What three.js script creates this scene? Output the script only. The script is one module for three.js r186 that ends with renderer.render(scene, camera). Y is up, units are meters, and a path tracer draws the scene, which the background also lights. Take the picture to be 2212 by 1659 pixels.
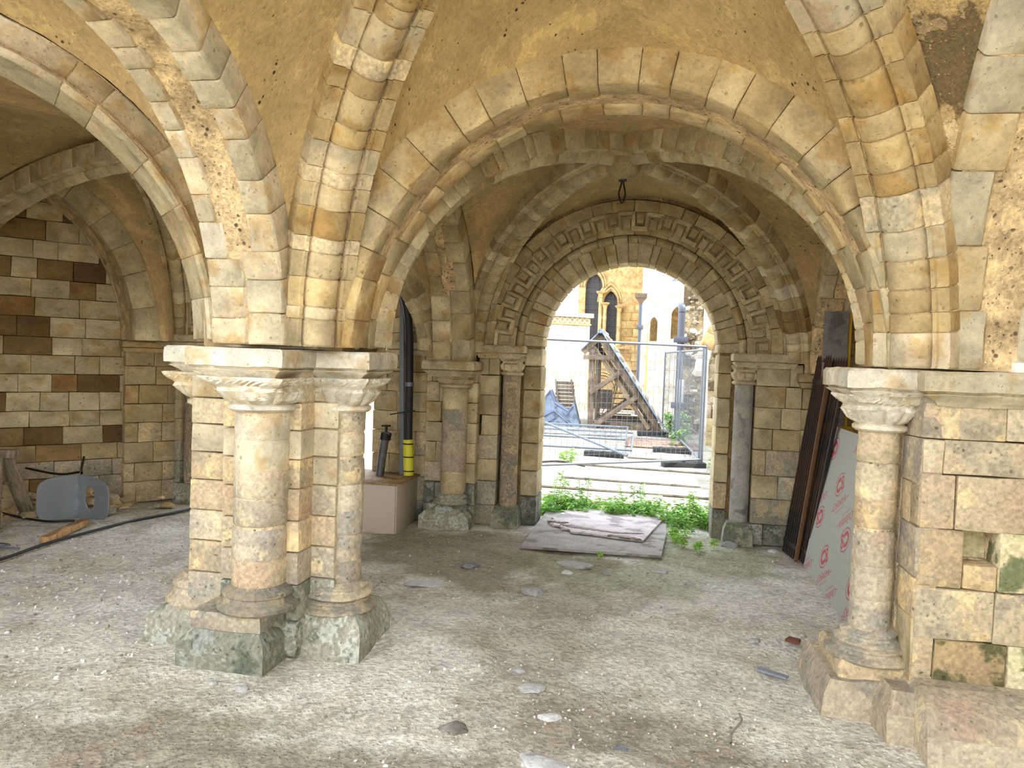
import * as THREE from 'three';
import { ImprovedNoise } from 'three/addons/math/ImprovedNoise.js';
import { mergeGeometries, mergeVertices, toCreasedNormals } from 'three/addons/utils/BufferGeometryUtils.js';

// ---------- camera, sky, sun, exposure ----------
const W = 2212, H = 1659, FOCAL = 1661;
const scene = new THREE.Scene();
const camera = new THREE.PerspectiveCamera(2 * Math.atan(H / 2 / FOCAL) * 180 / Math.PI, W / H, 0.05, 200);
camera.position.set(0, 1.7, 0);
camera.rotation.order = 'YXZ';
camera.rotation.set(-Math.atan(61 / FOCAL), 10 * Math.PI / 180, 0.036);
scene.add(camera);
const renderer = new THREE.WebGLRenderer({ antialias: true });
renderer.toneMapping = THREE.LinearToneMapping;
renderer.toneMappingExposure = 1.32;
renderer.shadowMap.enabled = true;
const SKY = 4.2, SUN = 6.5;
{ // an even hazy sky, the same all the way round
  const w = 64, h = 32, d = new Float32Array(w * h * 4);
  for (let j = 0; j < h; j++) {
    const up = Math.max(0, ((j + 0.5) / h - 0.5) * 2), t = Math.pow(up, 0.6);
    const c = [1.0 - 0.42 * t, 1.0 - 0.26 * t, 1.0 - 0.02 * t];
    for (let i = 0; i < w; i++) d.set([c[0] * 1.1, c[1] * 1.1, c[2] * 1.12, 1], (j * w + i) * 4);
  }
  const t = new THREE.DataTexture(d, w, h, THREE.RGBAFormat, THREE.FloatType);
  t.mapping = THREE.EquirectangularReflectionMapping; t.magFilter = THREE.LinearFilter; t.needsUpdate = true;
  scene.background = t; scene.backgroundIntensity = SKY;
}
const sun = new THREE.DirectionalLight(new THREE.Color(1.0, 0.93, 0.8), SUN);
sun.position.set(17, 22, -3); sun.target.position.set(0, 0, -6);
sun.castShadow = true; sun.shadow.mapSize.set(2048, 2048); sun.shadow.bias = -0.0005;
Object.assign(sun.shadow.camera, { left: -30, right: 30, top: 30, bottom: -30, near: 1, far: 80 });
scene.add(sun, sun.target);

// ---------- small tools ----------
const V = (x, y, z) => new THREE.Vector3(x, y, z), UP = V(0, 1, 0), PI = Math.PI;
function mulberry(a) { return () => { a |= 0; a = a + 0x6D2B79F5 | 0; let t = Math.imul(a ^ a >>> 15, 1 | a); t = t + Math.imul(t ^ t >>> 7, 61 | t) ^ t; return ((t ^ t >>> 14) >>> 0) / 4294967296; }; }
const rnd = mulberry(20240611), rr = (a, b) => a + (b - a) * rnd(), pick = a => a[Math.floor(rnd() * a.length)];
const clamp = (x, a = 0, b = 1) => Math.min(b, Math.max(a, x)), lerp = (a, b, t) => a + (b - a) * t;
const sstep = (a, b, x) => { const t = clamp((x - a) / (b - a)); return t * t * (3 - 2 * t); };
const IN = new ImprovedNoise();
const n3 = (x, y, z) => IN.noise(x + 31.7, y + 11.3, z + 57.1);
const fb = (x, y, z, o = 3) => { let s = 0, a = 1; for (let i = 0; i < o; i++) { s += a * n3(x, y, z); x *= 2.03; y *= 2.03; z *= 2.03; a *= 0.5; } return s; };
const taken = {};
function numbered(n) { const k = taken[n] = (taken[n] ?? -1) + 1; return k ? n + '_' + String(k).padStart(3, '0') : n; }
function thing(name, label, category, pos = [0, 0, 0], turn = 0, group) {
  const o = new THREE.Group(); o.name = numbered(name); o.position.set(...pos); o.rotation.y = turn;
  o.userData = { label, category }; if (group) o.userData.group = group;
  scene.add(o); return o;
}
function structure(name, label, pos = [0, 0, 0]) {
  const o = new THREE.Group(); o.name = numbered(name); o.position.set(...pos); o.userData = { kind: 'structure', label }; scene.add(o); return o;
}
function fabric(name, label, category, pos, turn, group) { const o = thing(name, label, category, pos, turn, group); o.userData.kind = 'structure'; return o; } // masonry that belongs to the building itself
function mesh(name, geo, mat, parent, data) {
  const m = new THREE.Mesh(geo, mat); m.name = parent === scene ? numbered(name) : name; m.castShadow = m.receiveShadow = true;
  if (data) m.userData = data; parent.add(m); return m;
}
// signed volume < 0 means the faces point inwards
function outward(g) {
  const p = g.attributes.position, ix = g.index; let v = 0; const a = V(), b = V(), c = V(), n = ix ? ix.count : p.count;
  for (let i = 0; i < n; i += 3) {
    a.fromBufferAttribute(p, ix ? ix.getX(i) : i); b.fromBufferAttribute(p, ix ? ix.getX(i + 1) : i + 1); c.fromBufferAttribute(p, ix ? ix.getX(i + 2) : i + 2);
    v += a.dot(b.cross(c));
  }
  if (v < 0) { const s = ix ? ix.array : null; if (s) for (let i = 0; i < s.length; i += 3) { const t = s[i]; s[i] = s[i + 1]; s[i + 1] = t; } }
  return g;
}
// creased normals and uv in metres from the plane each face lies closest to
function finish(g, crease = 0.7, k = 1, ou = 0, ov = 0) {
  if (!g.attributes.normal) g.computeVertexNormals();
  const c = toCreasedNormals(g, crease), p = c.attributes.position;
  if (c.attributes.uv && g.userData.metres) { const q = c.attributes.uv; for (let i = 0; i < q.count; i++) q.setXY(i, q.getX(i) * k + ou, q.getY(i) * k + ov); return c; }
  const uv = new Float32Array(p.count * 2), a = V(), b = V(), d = V(), n = V();
  for (let i = 0; i < p.count; i += 3) {
    a.fromBufferAttribute(p, i); b.fromBufferAttribute(p, i + 1); d.fromBufferAttribute(p, i + 2);
    n.copy(b).sub(a).cross(d.clone().sub(a)); const ax = Math.abs(n.x), ay = Math.abs(n.y), az = Math.abs(n.z);
    [a, b, d].forEach((q, j) => { const [u, v] = ay >= ax && ay >= az ? [q.x, q.z] : ax >= az ? [q.z, q.y] : [q.x, q.y]; uv[(i + j) * 2] = u * k + ou; uv[(i + j) * 2 + 1] = v * k + ov; });
  }
  c.setAttribute('uv', new THREE.BufferAttribute(uv, 2)); return c;
}
const stoneFinish = (g, crease = 0.7) => finish(g, crease, 0.7, rnd(), rnd());
function rough(g, amp, f = 5, seed = 0) { // worn, uneven surface
  const p = g.attributes.position;
  for (let i = 0; i < p.count; i++) {
    const x = p.getX(i), y = p.getY(i), z = p.getZ(i), q = f * 2.7;
    p.setXYZ(i, x + amp * (n3(x * f + seed, y * f, z * f) + 0.6 * n3(x * q, y * q + seed, z * q)), y + amp * (n3(x * f + 9, y * f + seed, z * f) + 0.5 * n3(x * q + 5, y * q, z * q)), z + amp * (n3(x * f, y * f + 17, z * f + seed) + 0.6 * n3(x * q, y * q + 7, z * q)));
  }
  return g;
}
function geo(pos, idx) { const g = new THREE.BufferGeometry(); g.setAttribute('position', new THREE.Float32BufferAttribute(pos, 3)); g.setIndex(idx); return g; }
// box with rounded edges: the outer ring of each face lies one bevel inside
function bevelBox(w, h, d, b = 0.008, s = [1, 1, 1]) {
  const g = mergeVertices(deleteUV(new THREE.BoxGeometry(1, 1, 1, s[0] + 2, s[1] + 2, s[2] + 2))), p = g.attributes.position, dims = [w, h, d];
  const at = (t, n, len) => { const i = Math.round((t + 0.5) * (n + 2)); if (i === 0) return -len / 2; if (i === n + 2) return len / 2; return -len / 2 + b + (len - 2 * b) * (i - 1) / n; };
  const q = V(), c = V();
  for (let i = 0; i < p.count; i++) {
    q.set(at(p.getX(i), s[0], w), at(p.getY(i), s[1], h), at(p.getZ(i), s[2], d));
    c.set(clamp(q.x, -w / 2 + b, w / 2 - b), clamp(q.y, -h / 2 + b, h / 2 - b), clamp(q.z, -d / 2 + b, d / 2 - b));
    q.sub(c); if (q.lengthSq() > 0) q.setLength(b); q.add(c); p.setXYZ(i, q.x, q.y, q.z);
  }
  g.deleteAttribute('normal'); return g;
}
function deleteUV(g) { g.deleteAttribute('uv'); g.deleteAttribute('normal'); return g; }
const box = (w, h, d, b = 0.004) => finish(bevelBox(w, h, d, b), 0.5);
function stoneBox(w, h, d, amp = 0.005, b = 0.01, s = [2, 2, 2]) { return stoneFinish(rough(bevelBox(w, h, d, b, s), amp, 6, rnd() * 50)); }
// profile [[r, w], ...] carried along frames {p, n, b, s}: r along n, w along b
function sweepRaw(prof, frames, cap = true) {
  const m = prof.length, M = m + 1, pos = [], uv = [], idx = [], cr = prof.reduce((a, q) => a + q[0], 0) / m, cw = prof.reduce((a, q) => a + q[1], 0) / m, cum = [0]; let run = 0;
  for (let j = 1; j <= m; j++) cum.push(cum[j - 1] + Math.hypot(prof[j % m][0] - prof[j - 1][0], prof[j % m][1] - prof[j - 1][1]));
  frames.forEach((f, i) => {
    if (i) run += f.p.distanceTo(frames[i - 1].p);
    for (let j = 0; j < M; j++) {
      let [r, w] = prof[j % m];
      if (f.in) { const dr = cr - r, dw = cw - w, l = Math.hypot(dr, dw) || 1; r += dr / l * f.in; w += dw / l * f.in; }
      pos.push(f.p.x + f.n.x * r + f.b.x * w, f.p.y + f.n.y * r + f.b.y * w, f.p.z + f.n.z * r + f.b.z * w); uv.push(cum[j], run);
    }
  });
  for (let i = 0; i + 1 < frames.length; i++) for (let j = 0; j < m; j++) { const a = i * M + j, b = a + 1, c = a + M, d = b + M; idx.push(a, b, c, b, d, c); }
  if (cap) {
    const tri = THREE.ShapeUtils.triangulateShape(prof.map(q => new THREE.Vector2(...q)), []), e = (frames.length - 1) * M;
    for (const [a, b, c] of tri) idx.push(c, b, a, e + a, e + b, e + c);
  }
  const g = geo(pos, idx); g.setAttribute('uv', new THREE.Float32BufferAttribute(uv, 2)); g.userData.metres = true; return outward(g);
}
// half ellipse from -dir*a to +dir*a, angle t in 0..PI, springing at c.y
const archCurve = (c, dir, a, b) => { const lat = V().crossVectors(dir, UP).normalize(); return t => ({ p: c.clone().addScaledVector(dir, -a * Math.cos(t)).addScaledVector(UP, b * Math.sin(t)), n: V().addScaledVector(dir, -Math.cos(t) / a).addScaledVector(UP, Math.sin(t) / b).normalize(), b: lat }); };
const framesOf = (curve, t0, t1, n) => Array.from({ length: n + 1 }, (_, i) => curve(lerp(t0, t1, i / n)));
// the stones of an arch, each a mesh of its own
function voussoirs(parent, name, curve, t0, t1, n, prof, mats, { gap = 0.002, steps = 3, amp = 0.004, jitter = 0.2, bev = 0.007, skip, data } = {}) {
  const cuts = Array.from({ length: n + 1 }, (_, i) => t0 + (t1 - t0) * (i + (i && i < n ? rr(-jitter, jitter) : 0)) / n);
  for (let i = 0; i < n; i++) {
    const a = curve(cuts[i]).p, len = a.distanceTo(curve(cuts[i + 1]).p), k = (cuts[i + 1] - cuts[i]) / Math.max(len, 1e-3), u0 = cuts[i] + gap * k, u1 = cuts[i + 1] - gap * k, bv = Math.min(bev, len * 0.2) * k;
    if (skip && skip(i, n)) continue;
    const fr = [{ ...curve(u0), in: bev }, ...framesOf(curve, u0 + bv, u1 - bv, steps), { ...curve(u1), in: bev }];
    mesh(name, stoneFinish(rough(sweepRaw(typeof prof === 'function' ? prof(i, n) : prof, fr), amp, 7, rnd() * 40), 0.8), typeof mats === 'function' ? mats(i, n) : pick(mats), parent, data);
  }
}
const ring = (r0, r1, w0, w1, c = 0.012) => [[r0, w0 + c], [r0, (w0 + w1) / 2], [r0, w1 - c], [r0 + c, w1], [r1, w1], [r1, w0], [r0 + c, w0]];
// lathe about y: [[radius, height], ...]
function lathe(pts, seg = 24, a0 = PI, a1 = PI * 3) {
  const g = new THREE.LatheGeometry(pts.map(q => new THREE.Vector2(...q)), seg, a0, a1), n = pts.length, R = Math.max(...pts.map(q => q[0])), cum = [0], uv = g.attributes.uv; g.deleteAttribute('normal');
  for (let j = 1; j < n; j++) cum.push(cum[j - 1] + Math.hypot(pts[j][0] - pts[j - 1][0], pts[j][1] - pts[j - 1][1]));
  for (let i = 0; i < uv.count; i++) uv.setXY(i, uv.getX(i) * (a1 - a0) * R, cum[i % n]); g.userData.metres = true; return outward(g);
}
function tube(pts, r, seg = 40, rad = 8, closed = false) { return new THREE.TubeGeometry(new THREE.CatmullRomCurve3(pts.map(p => V(...p)), closed), seg, r, rad, closed); }
function bar(a, b, r, rad = 8) { const A = V(...a), B = V(...b), g = new THREE.CylinderGeometry(r, r, A.distanceTo(B), rad); g.applyQuaternion(new THREE.Quaternion().setFromUnitVectors(UP, B.clone().sub(A).normalize())); g.translate(...A.add(B).multiplyScalar(0.5).toArray()); return g; }
// a squared timber or plank from a to b; up gives the direction of its depth
function beam(a, b, w, d, up = UP, bev = 0.004) {
  const A = V(...a), B = V(...b), z = B.clone().sub(A), L = z.length(); z.normalize(); const x = V().crossVectors(up, z).normalize(), y = V().crossVectors(z, x);
  const g = finish(bevelBox(w, d, L, bev), 0.5, 1, rnd(), rnd()); g.applyMatrix4(new THREE.Matrix4().makeBasis(x, y, z).setPosition(A.add(B).multiplyScalar(0.5))); return g;
}
const merge = a => mergeGeometries(a.map(g => { const h = g.index ? g.toNonIndexed() : g; for (const k of Object.keys(h.attributes)) if (!['position', 'normal', 'uv'].includes(k)) h.deleteAttribute(k); return h; }));

// ---------- textures ----------
function tileNoise(S, cells, oct, seed) {
  const out = new Float32Array(S * S); let amp = 1, tot = 0;
  for (let o = 0; o < oct; o++) {
    const c = cells << o; if (c > S / 2) break;
    const r = mulberry(seed * 977 + o * 131), g = new Float32Array(c * c).map(() => r() * 2 - 1), st = S / c;
    for (let y = 0; y < S; y++) {
      const gy = y / st, y0 = gy | 0, fy = gy - y0, sy = fy * fy * (3 - 2 * fy), r0 = (y0 % c) * c, r1 = ((y0 + 1) % c) * c;
      for (let x = 0; x < S; x++) { const gx = x / st, x0 = gx | 0, fx = gx - x0, sx = fx * fx * (3 - 2 * fx), x1 = (x0 + 1) % c; const a = g[r0 + x0], b = g[r0 + x1], d = g[r1 + x0], e = g[r1 + x1], t = a + (b - a) * sx; out[y * S + x] += amp * (t + (d + (e - d) * sx - t) * sy); }
    }
    tot += amp; amp *= 0.55;
  }
  for (let i = 0; i < out.length; i++) out[i] /= tot; return out;
}
function specks(S, n, rMin, rMax, seed) { // scattered grains, 0 between them
  const o = new Float32Array(S * S), r = mulberry(seed);
  for (let k = 0; k < n; k++) {
    const cx = r() * S, cy = r() * S, R = rMin + (rMax - rMin) * Math.pow(r(), 3), e = 0.5 + r() * 0.5, th = r() * PI, c = Math.cos(th), s = Math.sin(th), v = 0.4 + 0.6 * r(), q = Math.ceil(R);
    for (let y = -q; y <= q; y++) for (let x = -q; x <= q; x++) { const u = (x * c + y * s) / R, w = (y * c - x * s) / (R * e), d = u * u + w * w; if (d < 1) { const i = ((Math.round(cy + y) % S + S) % S) * S + ((Math.round(cx + x) % S + S) % S); o[i] = Math.max(o[i], v * (1 - d * d)); } }
  }
  return o;
}
function texture(S, f, srgb) {
  const d = new Uint8Array(S * S * 4);
  for (let i = 0; i < S * S; i++) { const c = f(i, i % S, (i / S) | 0), k = typeof c === 'number' ? [c, c, c] : c; d[i * 4] = clamp(k[0]) * 255; d[i * 4 + 1] = clamp(k[1]) * 255; d[i * 4 + 2] = clamp(k[2]) * 255; d[i * 4 + 3] = 255; }
  const t = new THREE.DataTexture(d, S, S); t.wrapS = t.wrapT = THREE.RepeatWrapping; t.magFilter = THREE.LinearFilter; t.minFilter = THREE.LinearMipmapLinearFilter; t.generateMipmaps = true;
  if (srgb) t.colorSpace = THREE.SRGBColorSpace; t.needsUpdate = true; return t;
}
const S = 1024, A5 = tileNoise(S, 6, 6, 1), B5 = tileNoise(S, 14, 6, 2), C5 = tileNoise(S, 3, 6, 3), D3 = tileNoise(S, 90, 3, 4), E5 = tileNoise(S, 9, 6, 5), pits = specks(S, 900, 1.5, 9, 6), fine = specks(S, 9000, 0.8, 2.6, 7), chips = specks(S, 2600, 1.5, 6, 8);
const mixc = (a, b, t) => [lerp(a[0], b[0], t), lerp(a[1], b[1], t), lerp(a[2], b[2], t)], mul = (a, k) => [a[0] * k, a[1] * k, a[2] * k];
const T = {
  ashlar: texture(S, i => { const k = 0.86 + 0.18 * A5[i] + 0.13 * B5[i] + 0.07 * D3[i] - 0.2 * pits[i] * (B5[i] > 0.05 ? 1 : 0.3) - 0.14 * fine[i]; return mul(mixc([0.98, 0.96, 0.92], [0.93, 0.85, 0.72], sstep(0.05, 0.4, E5[i])), k); }, true),
  ashlarB: texture(S, i => 0.62 + 0.28 * A5[i] + 0.25 * B5[i] + 0.12 * D3[i] - 0.4 * pits[i] - 0.1 * fine[i]),
  worn: texture(S, i => { // pale limewash left in flakes over the stone
    const f = sstep(0.1, 0.2, B5[i] * 0.9 + 0.5 * A5[i] - 0.1), g = sstep(0.0, 0.35, E5[i] - 0.25 * A5[i]); let c = mixc([0.9, 0.855, 0.775], [0.8, 0.775, 0.73], g); c = mixc(c, [0.89, 0.81, 0.73], sstep(0.1, 0.5, C5[i])); c = mixc(c, [1, 0.94, 0.8], f * 0.85); return mul(c, 0.92 + 0.16 * D3[i] + 0.1 * A5[i] - 0.3 * pits[i] * (E5[i] > 0.05 ? 1 : 0.25) - 0.2 * fine[i] * (1 - f)); }, true),
  wornB: texture(S, i => 0.5 + 0.25 * A5[i] + 0.22 * sstep(0.1, 0.2, B5[i] * 0.9 + 0.5 * A5[i] - 0.1) + 0.16 * D3[i] - 0.3 * pits[i] * (E5[i] > 0.05 ? 1 : 0.25)),
  plaster: texture(S, i => { const w = sstep(0.25, 0.34, B5[i] + 0.3 * A5[i]); let c = mixc([0.88, 0.82, 0.72], [0.99, 0.94, 0.82], w * 0.6); return mul(c, 0.93 + 0.14 * A5[i] + 0.09 * D3[i] - 0.12 * fine[i] - 0.6 * (pits[i] > 0.75 ? 1 : 0) * (E5[i] > 0 ? 1 : 0) + 0.1 * (chips[i] > 0.5 && B5[i] > 0.1 ? 1 : 0)); }, true),
  plasterB: texture(S, i => 0.6 + 0.3 * A5[i] + 0.25 * D3[i] - 0.55 * (pits[i] > 0.6 ? 1 : 0) + 0.14 * chips[i] - 0.12 * fine[i] + 0.15 * sstep(0.25, 0.34, B5[i] + 0.3 * A5[i])),
  peel: texture(S, i => { const p = sstep(0.02, 0.06, A5[i] * 0.8 + B5[i] * 0.5), q = sstep(-0.02, 0.1, C5[i] + 0.3 * B5[i]); let c = mixc([0.87, 0.79, 0.64], [0.98, 0.93, 0.82], p); c = mixc(c, [0.47, 0.42, 0.34], q * (chips[i] > 0.35 ? 0.1 : 0.85) * (1 - 0.35 * p)); return mul(c, 0.95 + 0.14 * D3[i] + 0.1 * B5[i] - 0.3 * fine[i]); }, true),
  peelB: texture(S, i => 0.45 + 0.3 * sstep(0.02, 0.06, A5[i] * 0.8 + B5[i] * 0.5) + 0.25 * D3[i] + 0.3 * chips[i] - 0.25 * pits[i]),
  rubble: texture(S, i => mul(mixc([0.9, 0.82, 0.69], [0.99, 0.95, 0.86], chips[i]), 0.9 + 0.3 * B5[i] + 0.18 * D3[i] - 0.5 * pits[i]), true),
  rubbleB: texture(S, i => 0.5 + 0.45 * B5[i] + 0.25 * D3[i] + 0.35 * chips[i] - 0.5 * pits[i]),
  moss: texture(S, i => { const m = sstep(-0.08, 0.2, A5[i] + 0.5 * B5[i]), l = sstep(0.16, 0.3, E5[i] + 0.3 * D3[i]); let c = mixc([0.8, 0.77, 0.69], [0.58, 0.59, 0.51], m); c = mixc(c, [0.9, 0.9, 0.86], l * 0.7); return mul(c, 0.9 + 0.2 * D3[i] - 0.3 * pits[i]); }, true),
  green: texture(S, i => { const m = sstep(-0.1, 0.22, A5[i] + 0.6 * B5[i]), l = sstep(0.1, 0.3, C5[i]); let c = mixc([0.92, 0.87, 0.76], [0.84, 0.82, 0.68], m); c = mixc(c, [0.42, 0.46, 0.33], sstep(0.04, 0.22, C5[i] * 0.8 + 0.5 * B5[i]) * 0.8); return mul(c, 0.95 + 0.18 * D3[i] - 0.3 * pits[i]); }, true),
  dirt: texture(S, i => { const g = sstep(0.3, 0.6, chips[i]) * (B5[i] > -0.05 ? 1 : 0.3); let c = mixc([0.96, 0.945, 0.905], [0.88, 0.85, 0.795], sstep(-0.1, 0.25, A5[i] + 0.4 * B5[i])); c = mixc(c, [0.98, 0.97, 0.95], g * 0.8); c = mixc(c, [0.98, 0.97, 0.95], sstep(0.14, 0.26, E5[i] + 0.3 * D3[i]) * 0.45); return mul(c, 0.95 + 0.2 * D3[i] + 0.12 * B5[i] - 0.3 * fine[i]); }, true),
  dirtB: texture(S, i => 0.45 + 0.35 * A5[i] + 0.3 * B5[i] + 0.2 * D3[i] + 0.3 * chips[i] - 0.15 * fine[i]),
  wood: texture(512, (i, x, y) => { const a = A5[(y * 2 % S) * S + (x * 9 % S)], b = B5[((y * 2) % S) * S + ((x * 23) % S)], k = D3[(((y / 3) | 0) % S) * S + ((x * 31) % S)]; return mul([0.92, 0.88, 0.82], 0.82 + 0.25 * a + 0.25 * b + 0.16 * k); }, true),
  board: texture(S, i => { const f = sstep(0.05, 0.3, A5[i] + 0.4 * E5[i]); return mul(mixc([0.93, 0.92, 0.9], [0.72, 0.7, 0.68], f), 0.93 + 0.12 * B5[i] + 0.1 * D3[i] - 0.2 * fine[i]); }, true),
  rust: texture(512, i => { const f = sstep(0.0, 0.25, A5[i] + 0.4 * B5[i]); return mul(mixc([0.16, 0.145, 0.13], [0.3, 0.19, 0.1], f), 0.9 + 0.3 * B5[i]); }, true),
  grit: texture(512, i => 0.5 + 0.3 * B5[i] + 0.25 * D3[i]),
};
const cache = {};
function mat(map, color, bump, bumpScale = 0.006, roughness = 0.95, more = {}) {
  const k = [map, color, bump, bumpScale, roughness, JSON.stringify(more)].join();
  return cache[k] ??= new THREE.MeshStandardMaterial({ map: T[map] ?? null, color, bumpMap: T[bump] ?? null, bumpScale, roughness, metalness: 0, side: THREE.DoubleSide, ...more });
}
const st = (kind, ...cols) => cols.map(c => mat(kind, c, kind === 'moss' || kind === 'green' ? 'wornB' : kind + 'B', kind === 'rubble' || kind === 'peel' ? 0.014 : kind === 'plaster' ? 0.007 : 0.006));
const GOLD = st('ashlar', '#e8d3a2', '#e3cb96', '#ebd8aa', '#dec58f', '#e6d09e', '#dbc088'), PALE = st('ashlar', '#ebe0c2', '#e6d7b6', '#ede3ca', '#e1d2ae', '#e8dbba'),
  BROWN = st('ashlar', '#8d7046', '#a08252', '#7c613b', '#ac8d5c'), OLIVE = st('ashlar', '#dccda6', '#d4c298', '#e0d2ae', '#cbb88c', '#d8c8a0'),
  WORN = st('worn', '#ebdfc4', '#e6d7b8', '#efe5ce', '#e0d0b0'), GREY = st('worn', '#ded6c6', '#d3cab9', '#e5decf'), DAMP = st('worn', '#b9b2a4', '#aaa496', '#c6c0b3'), PLASTER = st('plaster', '#e4d0a0')[0], PLASTER2 = st('plaster', '#dac79c')[0], PEEL = st('peel', '#efe0bc')[0], RUBBLE = st('rubble', '#f2e6ca')[0],
  MORTAR = st('rubble', '#eee8da')[0], MORTARD = st('rubble', '#b09c76')[0], MOSS = st('moss', '#d2d2c8', '#c4c4ba', '#aeb0a6'), GREEN = st('green', '#efe9d0', '#e4e0c0'), CREAM = st('ashlar', '#faf4e2')[0], LIMEWASH = st('worn', '#fff4d4')[0];

// ---------- floor and ground ----------
const blotch = (x, z, cx, cz, rx, rz, k = 0.5) => sstep(1.15, 0.55, Math.hypot((x - cx) / rx, (z - cz) / rz) + k * fb(x * 2.1 + cx, 3, z * 2.1, 4));
const floorY = (x, z) => 0.018 * fb(x * 0.9, 1, z * 0.9, 3) + 0.012 * fb(x * 4, 7, z * 4, 3) + 0.05 * blotch(x, z, -2.1, -1.9, 0.9, 0.35, 0.3) - 0.025 * blotch(x, z, 0.1, -3.55, 0.55, 0.35, 0.4) - 0.01;
{
  const x0 = -9, x1 = 3.6, z0 = -8.3, z1 = 0.6, nx = 270, nz = 190, pos = [], col = [], idx = [], c = new THREE.Color();
  for (let j = 0; j <= nz; j++) for (let i = 0; i <= nx; i++) {
    const x = lerp(x0, x1, i / nx), z = lerp(z0, z1, j / nz); pos.push(x, floorY(x, z), z);
    const darkPatch = Math.max(blotch(x, z, -1.35, -6.4, 1.3, 1.2), 0.75 * blotch(x, z, 0.0, -3.5, 0.75, 0.45), 0.55 * blotch(x, z, -0.55, -4.7, 0.5, 1.3), 0.85 * blotch(x, z, -1.7, -2.75, 2.4, 0.5, 0.45), 0.7 * blotch(x, z, 0.3, -2.8, 1.2, 0.35, 0.5), 0.7 * blotch(x, z, -4.7, -7.2, 1.2, 0.8));  // brown damp earth farther in, plus darker bands along the near edge
    const moss = Math.max(0.85 * blotch(x, z, 0.6, -6.9, 0.75, 0.8), 0.7 * blotch(x, z, -0.2, -6.2, 1.2, 0.55), 0.2 * blotch(x, z, -2.4, -3.3, 1.0, 0.25, 0.7)), pale = 0.6 * blotch(x, z, 0.5, -4.8, 0.5, 0.9, 0.6) + 0.4 * blotch(x, z, -3.3, -4.6, 1.6, 1.6, 0.6);
    c.setRGB(1, 1, 1).lerp(new THREE.Color('#a89b86'), darkPatch * 0.9).lerp(new THREE.Color('#9aa06b'), moss * 0.8).lerp(new THREE.Color('#fffaf2'), pale * 0.3); col.push(c.r, c.g, c.b);
  }
  for (let j = 0; j < nz; j++) for (let i = 0; i < nx; i++) { const a = j * (nx + 1) + i; idx.push(a, a + nx + 1, a + 1, a + 1, a + nx + 1, a + nx + 2); }
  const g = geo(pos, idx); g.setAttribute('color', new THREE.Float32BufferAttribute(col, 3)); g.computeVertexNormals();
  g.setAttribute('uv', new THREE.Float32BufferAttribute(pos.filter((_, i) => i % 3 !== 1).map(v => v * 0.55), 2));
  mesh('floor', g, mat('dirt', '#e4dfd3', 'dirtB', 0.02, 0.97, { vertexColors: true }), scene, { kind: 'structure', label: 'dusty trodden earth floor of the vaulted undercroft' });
  const under = structure('foundation', 'earth bed under the floor'); mesh('bed', box(13, 0.3, 9.4).translate(-2.7, -0.35, -3.9), mat('dirt', '#8d7f6c', 'dirtB'), under);
}
const yardMat = mat('dirt', '#a39a88', 'dirtB', 0.02);
{ const y = structure('ground', 'open yard on the near side of the undercroft'); mesh('yard', finish(new THREE.BoxGeometry(60, 0.2, 40, 6, 1, 4).translate(0, -0.13, 20.4), 0.5, 0.4), yardMat, y);
  const n = structure('ground', 'paved court beyond the doorway'); mesh('paving', finish(new THREE.BoxGeometry(60, 0.2, 34, 6, 1, 4).translate(0, -0.2, -25.2), 0.5, 0.4), mat('dirt', '#a9a294', 'dirtB', 0.02), n); }

// ---------- masonry builders ----------
// courses of stones on a plane: O corner, U along, N outwards; each stone its own mesh; skip(u, v) leaves a place empty
function courses(parent, O, U, N, width, heights, lens, mats, { y0 = 0, depth = 0.12, proud = 0.004, amp = 0.005, skip, joint = 0.0025, name = 'stone' } = {}) {
  const rot = new THREE.Matrix4().makeBasis(U, UP, N); let y = y0;
  for (const h of heights) {
    let u = rr(-lens[1] * 0.7, 0);
    while (u < width - 0.02) {
      const l = rr(...lens), a = Math.max(0, u), b0 = Math.min(width, u + l), b = width - b0 < 0.08 ? width : b0; u = b;
      if (b - a < 0.04 || (skip && skip((a + b) / 2, y + h / 2, a, b, y, y + h))) continue;
      const g = bevelBox(b - a - 2 * joint, h - 2 * joint, depth, 0.006, [2, 1, 1]); rough(g, amp, 6, rnd() * 60);
      g.translate(0, 0, -depth / 2 + rr(-proud, proud)); g.applyMatrix4(rot); const c = O.clone().addScaledVector(U, (a + b) / 2); g.translate(c.x, y + h / 2 + O.y, c.z);
      const m = typeof mats === 'function' ? mats((a + b) / 2, y + h / 2) : mats; mesh(name, stoneFinish(g, 0.6), pick(m), parent);
    }
    y += h;
  }
}
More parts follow.
